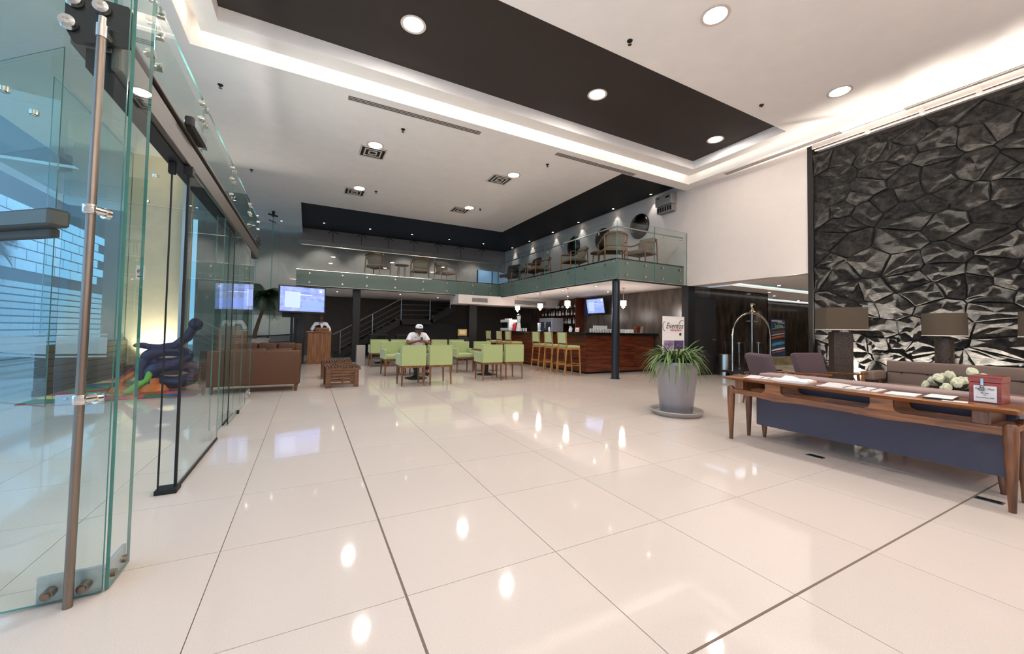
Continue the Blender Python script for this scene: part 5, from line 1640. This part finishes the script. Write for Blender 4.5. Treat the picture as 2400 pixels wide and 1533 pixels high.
struct(MB().box(2.7, 7.0, 18.6, 18.7, 0, 1.55).build('wall_under_stairs', 'black_paint'))

# ------------------------------------------------------------------ potted palm
pm = thing('potted_palm', 'tall potted palm with leaning trunk between the brown sofas and back glass', 'potted plant', (-1.5, 14.4, 0))
MB().lathe([(0, 0), (.38, 0), (.43, .85), (.46, .88), (.44, .9), (.40, .9), (.38, .8), (0, .8)], seg=28).build('pot', 'saucer_grey', pm, True)
MB().lathe([(0, .83), (.39, .83), (.39, .8), (0, .79)], seg=20).build('soil', 'soil', pm)
tp = [(.02, 0, .8), (.06, 0, 1.1), (.14, 0, 1.45), (.25, 0, 1.85), (.3, 0, 2.16)]
MB().tube(tp, [.07, .06, .05, .045, .05], 10).build('trunk', 'trunk', pm, True)
def frond_mesh(L, droop):
    b = MB()
    N = 34
    P_ = []
    for k in range(N+1):
        t = k/N
        P_.append(Vector((L*t*(1-.25*t*t), 0, L*(.75*t-droop*t*t))))
    b.tube(P_, [.010*(1-.8*k/N)+.001 for k in range(N+1)], 4)
    for k in range(2, N+1):
        p = P_[k]
        d = (P_[k]-P_[k-1]).normalized()
        ll = .34*math.sin(PI*min(1, (k/N)*.85+.12))+.06
        for s in (-1, 1):
            q = p + d*ll*.75 + Vector((0, s*ll*.62, -ll*.38))
            w_ = .016
            b.quad(p+d*w_, p-d*w_, q-d*w_*.15, q+d*w_*.15)
    me = b.mesh('frond')
    me.materials.append(MATS['leaf_dark'])
    return me
fms = [frond_mesh(.8, .6), frond_mesh(.85, .95), frond_mesh(.75, .3), frond_mesh(.75, 1.3)]
rp_ = random.Random(8)
for k in range(36):
    f = rp_.uniform(.9, 1.2)
    inst(rp_.choice(fms), 'frond', pm, (.3, 0, 2.16), (rp_.uniform(-.2, .2), rp_.uniform(-.35, .25), k*2.4), (f, f, f))
# dark palm outdoors beyond the outer doors
op = dup(pm, (-6.4, 10.9, -.1), .7, 'dark palm outdoors seen through the angled glass doors')
op.scale = (1.35, 1.35, 1.35)

# ------------------------------------------------------------------ play corner: rug and toy
pal = ['rug_red', 'rug_green', 'rug_yellow', 'rug_blue', 'rug_teal', 'rug_pink']
M('rug_red', (188, 40, 62), .95, ns=300, nv=.2); M('rug_green', (24, 120, 84), .95, ns=300, nv=.2); M('rug_yellow', (214, 196, 116), .95, ns=300, nv=.15)
M('rug_blue', (44, 82, 158), .95, ns=300, nv=.2); M('rug_teal', (96, 150, 110), .95, ns=300, nv=.2); M('rug_pink', (214, 92, 92), .95, ns=300, nv=.2)
rg_ = bmesh.new()
rr_ = random.Random(5)
NX, NY = 5, 9
RX0, RX1, RY0, RY1 = -3.95, -1.78, 8.85, 12.65
gp = [[(RX0+(RX1-RX0)*i/NX+(0 if i in (0, NX) else rr_.uniform(-.28, .28)), RY0+(RY1-RY0)*j/NY+(0 if j in (0, NY) else rr_.uniform(-.17, .17))) for i in range(NX+1)] for j in range(NY+1)]
seqs = [1, 2, 0, 4, 1, 3, 2, 5, 0]
for j in range(NY):
    for i in range(NX):
        q = [gp[j][i], gp[j][i+1], gp[j+1][i+1], gp[j+1][i]]
        f = rg_.faces.new([rg_.verts.new((x, y, .012)) for x, y in q])
        f.material_index = (seqs[j]+i*2+(i*j) % 3) % 6
for a, b in (((RX0, RY0), (RX1, RY0)), ((RX1, RY0), (RX1, RY1)), ((RX1, RY1), (RX0, RY1)), ((RX0, RY1), (RX0, RY0))):
    rg_.faces.new([rg_.verts.new(v) for v in ((a[0], a[1], .001), (b[0], b[1], .001), (b[0], b[1], .012), (a[0], a[1], .012))])
me = bpy.data.meshes.new('rug')
rg_.to_mesh(me); rg_.free()
for nme in pal: me.materials.append(MATS[nme])
o = bpy.data.objects.new('patchwork_rug', me)
C.objects.link(o)
tag(o, 'bright multicoloured patchwork rug in the play corner behind the glass', 'rug')
ty = thing('play_sculpture', 'purple moulded toy with holes and orange, green and red feet on the rug', 'toy', (-2.4, 9.75, .012), math.radians(8))
b = MB()
def ring(cx, cz, rx, rz_, r, y, n_=20):
    return [(cx+rx*math.cos(2*PI*k/n_), y+.05*math.sin(4*PI*k/n_), cz+rz_*math.sin(2*PI*k/n_)) for k in range(n_+1)]
b.tube(ring(.12, .32, .34, .17, .1, 0), .125, 10).tube(ring(.02, .64, .29, .12, .08, .02), .105, 10)
b.tube([(-.34, 0, .86), (-.12, 0, .82), (.12, 0, .86), (.3, 0, 1.02), (.38, 0, 1.2)], [.05, .07, .08, .09, .08], 10).ball((-.36, 0, .87), .08, 1.5, 1, .7, 10)
b.tube([(-.3, .02, .6), (-.36, 0, .42), (-.34, -.02, .22)], [.09, .1, .08], 10).ball((.42, 0, 1.28), .12, 1, 1, 1.1, 12)
b.build('purple_body', 'purple_plastic', ty, True)
for nm_, mt, x, y, s in (('orange_foot', 'orange_plastic', -.12, -.28, 1.0), ('orange_foot', 'orange_plastic', -.62, -.02, .75), ('red_foot', 'red_plastic', -.66, .2, .8)):
    MB().lathe([(0, 0), (.2*s, 0), (.21*s, .05*s), (.16*s, .13*s), (.07*s, .17*s), (.06*s, .26*s), (0, .28*s)], x, y, 0, 18).build(nm_, mt, ty, True)
MB().tube([(-.46, -.3, .05), (-.36, -.28, .14), (-.24, -.18, .22), (-.2, -.08, .42)], [.06, .06, .055, .05], 10).ball((-.47, -.3, .05), .065, 1, 1, .8, 10).build('green_foot', 'lime_plastic', ty, True)
MB().tube([(-.6, -.02, .2), (-.45, 0, .34), (-.36, 0, .42)], .05, 8).build('orange_leg', 'orange_plastic', ty, True)
MB().tube([(-.64, .2, .2), (-.48, .12, .4), (-.36, .04, .5)], .05, 8).build('red_leg', 'red_plastic', ty, True)

# ------------------------------------------------------------------ people
def skin_obj(name, joints, edges, root, mat, parent, sub=2, grow=0.0):
    names = [k for k in joints]
    idx = {k: i for i, k in enumerate(names)}
    me = bpy.data.meshes.new(name)
    me.from_pydata([joints[k][:3] for k in names], [(idx[a], idx[b]) for a, b in edges if a in idx and b in idx], [])
    o = bpy.data.objects.new(name, me)
    C.objects.link(o)
    md = o.modifiers.new('Skin', 'SKIN')
    md.use_smooth_shade = True
    for i, k in enumerate(names):
        sv = me.skin_vertices[0].data[i]
        r = joints[k][3] + grow
        ry = (joints[k][4] + grow) if len(joints[k]) > 4 else r
        sv.radius = (r, ry)
        sv.use_root = (k == root)
    sb_ = o.modifiers.new('Sub', 'SUBSURF')
    sb_.levels = sub
    sb_.render_levels = sub
    me.materials.append(MATS[mat])
    if parent: o.parent = parent
    return o
EDG = [('pelvis', 'waist'), ('waist', 'chest'), ('chest', 'neckbase'), ('neckbase', 'neck'), ('neck', 'jaw'), ('jaw', 'head'), ('head', 'crown'), ('jaw', 'nose')]
for s in 'LR':
    EDG += [('chest', 'sh'+s), ('sh'+s, 'el'+s), ('el'+s, 'wr'+s), ('pelvis', 'hip'+s), ('hip'+s, 'kn'+s), ('kn'+s, 'an'+s), ('an'+s, 'toe'+s)]
def hand(parent, wrist, dirv, side, mat, curl=.5):
    """palm, four unequal bent fingers and a thumb leaving the side of the palm"""
    d = Vector(dirv).normalized()
    x = d.cross(Vector((0, 0, 1)))
    x = x.normalized() if x.length > .01 else Vector((1, 0, 0))
    n_ = x.cross(d)
    w0 = Vector(wrist)
    b = MB()
    pc = w0+d*.045
    b.tube([w0, w0+d*.03, w0+d*.07, w0+d*.088], [.024, .034, .038, .03], 10)
    for k, L in enumerate((.062, .072, .068, .052)):
        o_ = x*((k-1.5)*.018)
        p0 = w0+d*.08+o_
        p1 = p0+d*L*.5-n_*L*.18*curl
        p2 = p1+d*L*.35-n_*L*.42*curl
        p3 = p2+d*L*.05-n_*L*.4*curl
        b.tube([p0, p1, p2, p3], [.0095, .009, .008, .006], 6)
    p0 = w0+d*.035+x*side*.03
    b.tube([p0, p0+d*.03+x*side*.022-n_*.01, p0+d*.055+x*side*.018-n_*.03], [.012, .0105, .008], 6)
    return b.build('hand', mat, parent, True)

# waiter behind the lectern
wt = thing('person', 'person in white shirt and dark waistcoat bending over the wooden lectern', 'person', (.42, 15.86, 0))
J = dict(pelvis=(0, .02, .95, .15, .12), waist=(0, .02, 1.08, .135, .11), chest=(0, -.03, 1.29, .16, .12), neckbase=(0, -.08, 1.45, .075), neck=(0, -.11, 1.51, .055), jaw=(0, -.18, 1.55, .066), head=(0, -.17, 1.64, .088), crown=(0, -.14, 1.70, .07), nose=(0, -.262, 1.575, .013))
for s, sg in (('L', 1), ('R', -1)):
    J.update({'sh'+s: (sg*.185, -.04, 1.39, .066), 'el'+s: (sg*.30, -.08, 1.17, .05), 'wr'+s: (sg*.22, -.30, 1.15, .03), 'hip'+s: (sg*.1, .02, .88, .1), 'kn'+s: (sg*.11, .0, .5, .068), 'an'+s: (sg*.11, .03, .09, .045), 'toe'+s: (sg*.12, -.13, .045, .04)})
wb_ = skin_obj('body', J, EDG, 'pelvis', 'skin_dark', wt)
K = {k: J[k] for k in J if k in ('pelvis', 'waist', 'chest', 'neckbase', 'shL', 'shR', 'elL', 'elR')}
for s, sg in (('L', 1), ('R', -1)): K['wr'+s] = (sg*.225, -.28, 1.15, .034)
skin_obj('shirt', K, EDG, 'pelvis', 'white_cloth', wt, 2, .014)
K = dict(pelvis=(0, .01, .97, .18, .16), waist=(0, -.01, 1.08, .175, .17), chest=(0, -.05, 1.27, .225, .185), top=(0, -.06, 1.39, .20, .14))
skin_obj('waistcoat', K, [('pelvis', 'waist'), ('waist', 'chest'), ('chest', 'top')], 'pelvis', 'black_cloth', wt, 2, .006)
MB().prism([(-.05, 1.47), (.02, 1.20), (.13, 1.45)], -.262, -.16, Matrix(((1, 0, 0, 0), (0, 0, 1, 0), (0, 1, 0, 0), (0, 0, 0, 1)))).build('shirt_front', 'white_cloth', wt)
MB().prism([(-.045, 1.45), (-.045, 1.41), (.045, 1.45), (.045, 1.41)], -.272, -.25, Matrix(((1, 0, 0, 0), (0, 0, 1, 0), (0, 1, 0, 0), (0, 0, 0, 1)))).build('bow_tie', 'black_cloth', wt)
K = {k: J[k] for k in J if k[:3] in ('pel', 'hip', 'knL', 'knR')}
for s, sg in (('L', 1), ('R', -1)): K['an'+s] = (sg*.11, .03, .1, .06)
skin_obj('trousers', K, EDG, 'pelvis', 'trouser', wt, 2, .016)
MB().ball((0, -.145, 1.675), .098, .95, 1.05, .85, 14).build('hair', 'hair', wb_, True)
MB().ball((-.034, -.248, 1.615), .012, 1, 1, 1, 8).ball((.034, -.248, 1.615), .012, 1, 1, 1, 8).build('eyes', 'hair', wb_)
MB().ball((-.088, -.17, 1.60), .024, .4, .8, 1.2, 8).ball((.088, -.17, 1.60), .024, .4, .8, 1.2, 8).build('ears', 'skin_dark', wb_, True)
MB().box(-.022, .022, -.244, -.236, 1.535, 1.543, .003).build('mouth', 'ink_red', wb_)
for sg in (1, -1):
    hand(wb_, (sg*.22, -.30, 1.15), (-sg*.35, -1, -.05), -sg, 'skin_dark', .5)
    MB().ball((sg*.115, -.05, .05), .07, .75, 1.9, .7, 10).build('shoe', 'black_plastic', wt, True)

# seated man in the white cap looking at his phone
mn = thing('person', 'person in white cap and white polo shirt seated with a phone', 'person', (2.79, 11.08, 0))
J = dict(pelvis=(0, .06, .69, .16, .13), waist=(0, .08, .82, .155, .13), chest=(0, .0, 1.02, .175, .13), neckbase=(0, -.06, 1.15, .08), neck=(0, -.09, 1.19, .062), jaw=(0, -.155, 1.215, .07), head=(0, -.145, 1.30, .092), crown=(0, -.12, 1.36, .072), nose=(0, -.245, 1.235, .013))
for s, sg in (('L', 1), ('R', -1)):
    J.update({'sh'+s: (sg*.205, .0, 1.09, .074), 'el'+s: (sg*.31, -.12, .87, .055), 'wr'+s: (sg*.09, -.33, .94, .032), 'hip'+s: (sg*.11, .02, .66, .11), 'kn'+s: (sg*.16, -.44, .60, .078), 'an'+s: (sg*.15, -.43, .1, .05), 'toe'+s: (sg*.16, -.58, .045, .04)})
mb_ = skin_obj('body', J, EDG, 'pelvis', 'skin', mn)
K = {k: J[k] for k in J if k in ('pelvis', 'waist', 'chest', 'neckbase', 'shL', 'shR')}
for s, sg in (('L', 1), ('R', -1)): K['el'+s] = (sg*.29, -.09, .91, .066)
ps_ = skin_obj('polo_shirt', K, EDG, 'pelvis', 'white_cloth', mn, 2, .015)
MB().prism([(-.05, 1.16), (0, 1.05), (.05, 1.16)], -.178, -.150, Matrix(((1, 0, 0, 0), (0, 0, 1, 0), (0, 1, 0, 0), (0, 0, 0, 1)))).build('open_collar', 'skin', ps_)
MB().beam((-.06, -.15, 1.16), (-.005, -.175, 1.06), .035, .012, .004).beam((.06, -.15, 1.16), (.005, -.175, 1.06), .035, .012, .004).build('collar', 'white_cloth', ps_)
MB().box(-.13, -.08, -.158, -.150, 1.03, 1.045).build('chest_mark', 'ink', ps_)
K = {k: J[k] for k in J if k[:3] in ('pel', 'hip', 'knL', 'knR')}
for s, sg in (('L', 1), ('R', -1)): K['an'+s] = (sg*.15, -.43, .12, .062)
skin_obj('trousers', K, EDG, 'pelvis', 'trouser', mn, 2, .014)
MB().lathe([(.104, 0), (.108, .03), (.098, .075), (.065, .108), (0, .118)], seg=20, mt=Matrix.Translation((0, -.142, 1.295)) @ Matrix.Rotation(.22, 4, 'X')).build('cap', 'white_cloth', mn, True)
cap_ = mn.children[-1]
cb = MB()
cb.lathe([(.106, -.004), (.112, -.004), (.112, .028), (.106, .028)], seg=20, mt=Matrix.Translation((0, -.142, 1.285)) @ Matrix.Rotation(.22, 4, 'X'))
cb.prism([(-.085, -.05), (-.09, -.11), (-.06, -.155), (0, -.17), (.06, -.155), (.09, -.11), (.085, -.05)], -.006, .006, Matrix.Translation((0, -.16, 1.275)) @ Matrix.Rotation(.35, 4, 'X'))
cb.build('cap_brim', 'trouser', cap_)
MB().box(-.04, .04, -.258, -.252, 1.345, 1.36, rot=Matrix.Rotation(.25, 3, 'X')).build('cap_lettering', 'ink', cap_)
MB().ball((-.034, -.232, 1.262), .011, 1, 1, 1, 8).ball((.034, -.232, 1.262), .011, 1, 1, 1, 8).build('eyes', 'hair', mb_)
MB().ball((-.094, -.14, 1.25), .026, .4, .8, 1.2, 8).ball((.094, -.14, 1.25), .026, .4, .8, 1.2, 8).build('ears', 'skin', mb_, True)
MB().ball((0, -.10, 1.27), .094, 1, 1, .9, 12).build('hair', 'hair', mb_, True)
MB().box(-.024, .024, -.232, -.224, 1.185, 1.193, .003).build('mouth', 'ink_red', mb_)
for sg in (1, -1):
    hand(mb_, (sg*.09, -.33, .94), (-sg*.75, -.6, .12), -sg if False else sg, 'skin', .9)
    MB().ball((sg*.155, -.50, .05), .07, .75, 1.9, .7, 10).build('shoe', 'black_plastic', mn, True)
ph = MB().box(-.038, .038, -.008, .008, -.07, .07, .006, 2).build('mobile_phone', 'black_plastic')
ph.location = (2.81, 10.70, .985)
ph.rotation_euler = (-.5, 0, 0)
tag(ph, 'black mobile phone held by the seated man in the cap', 'phone')
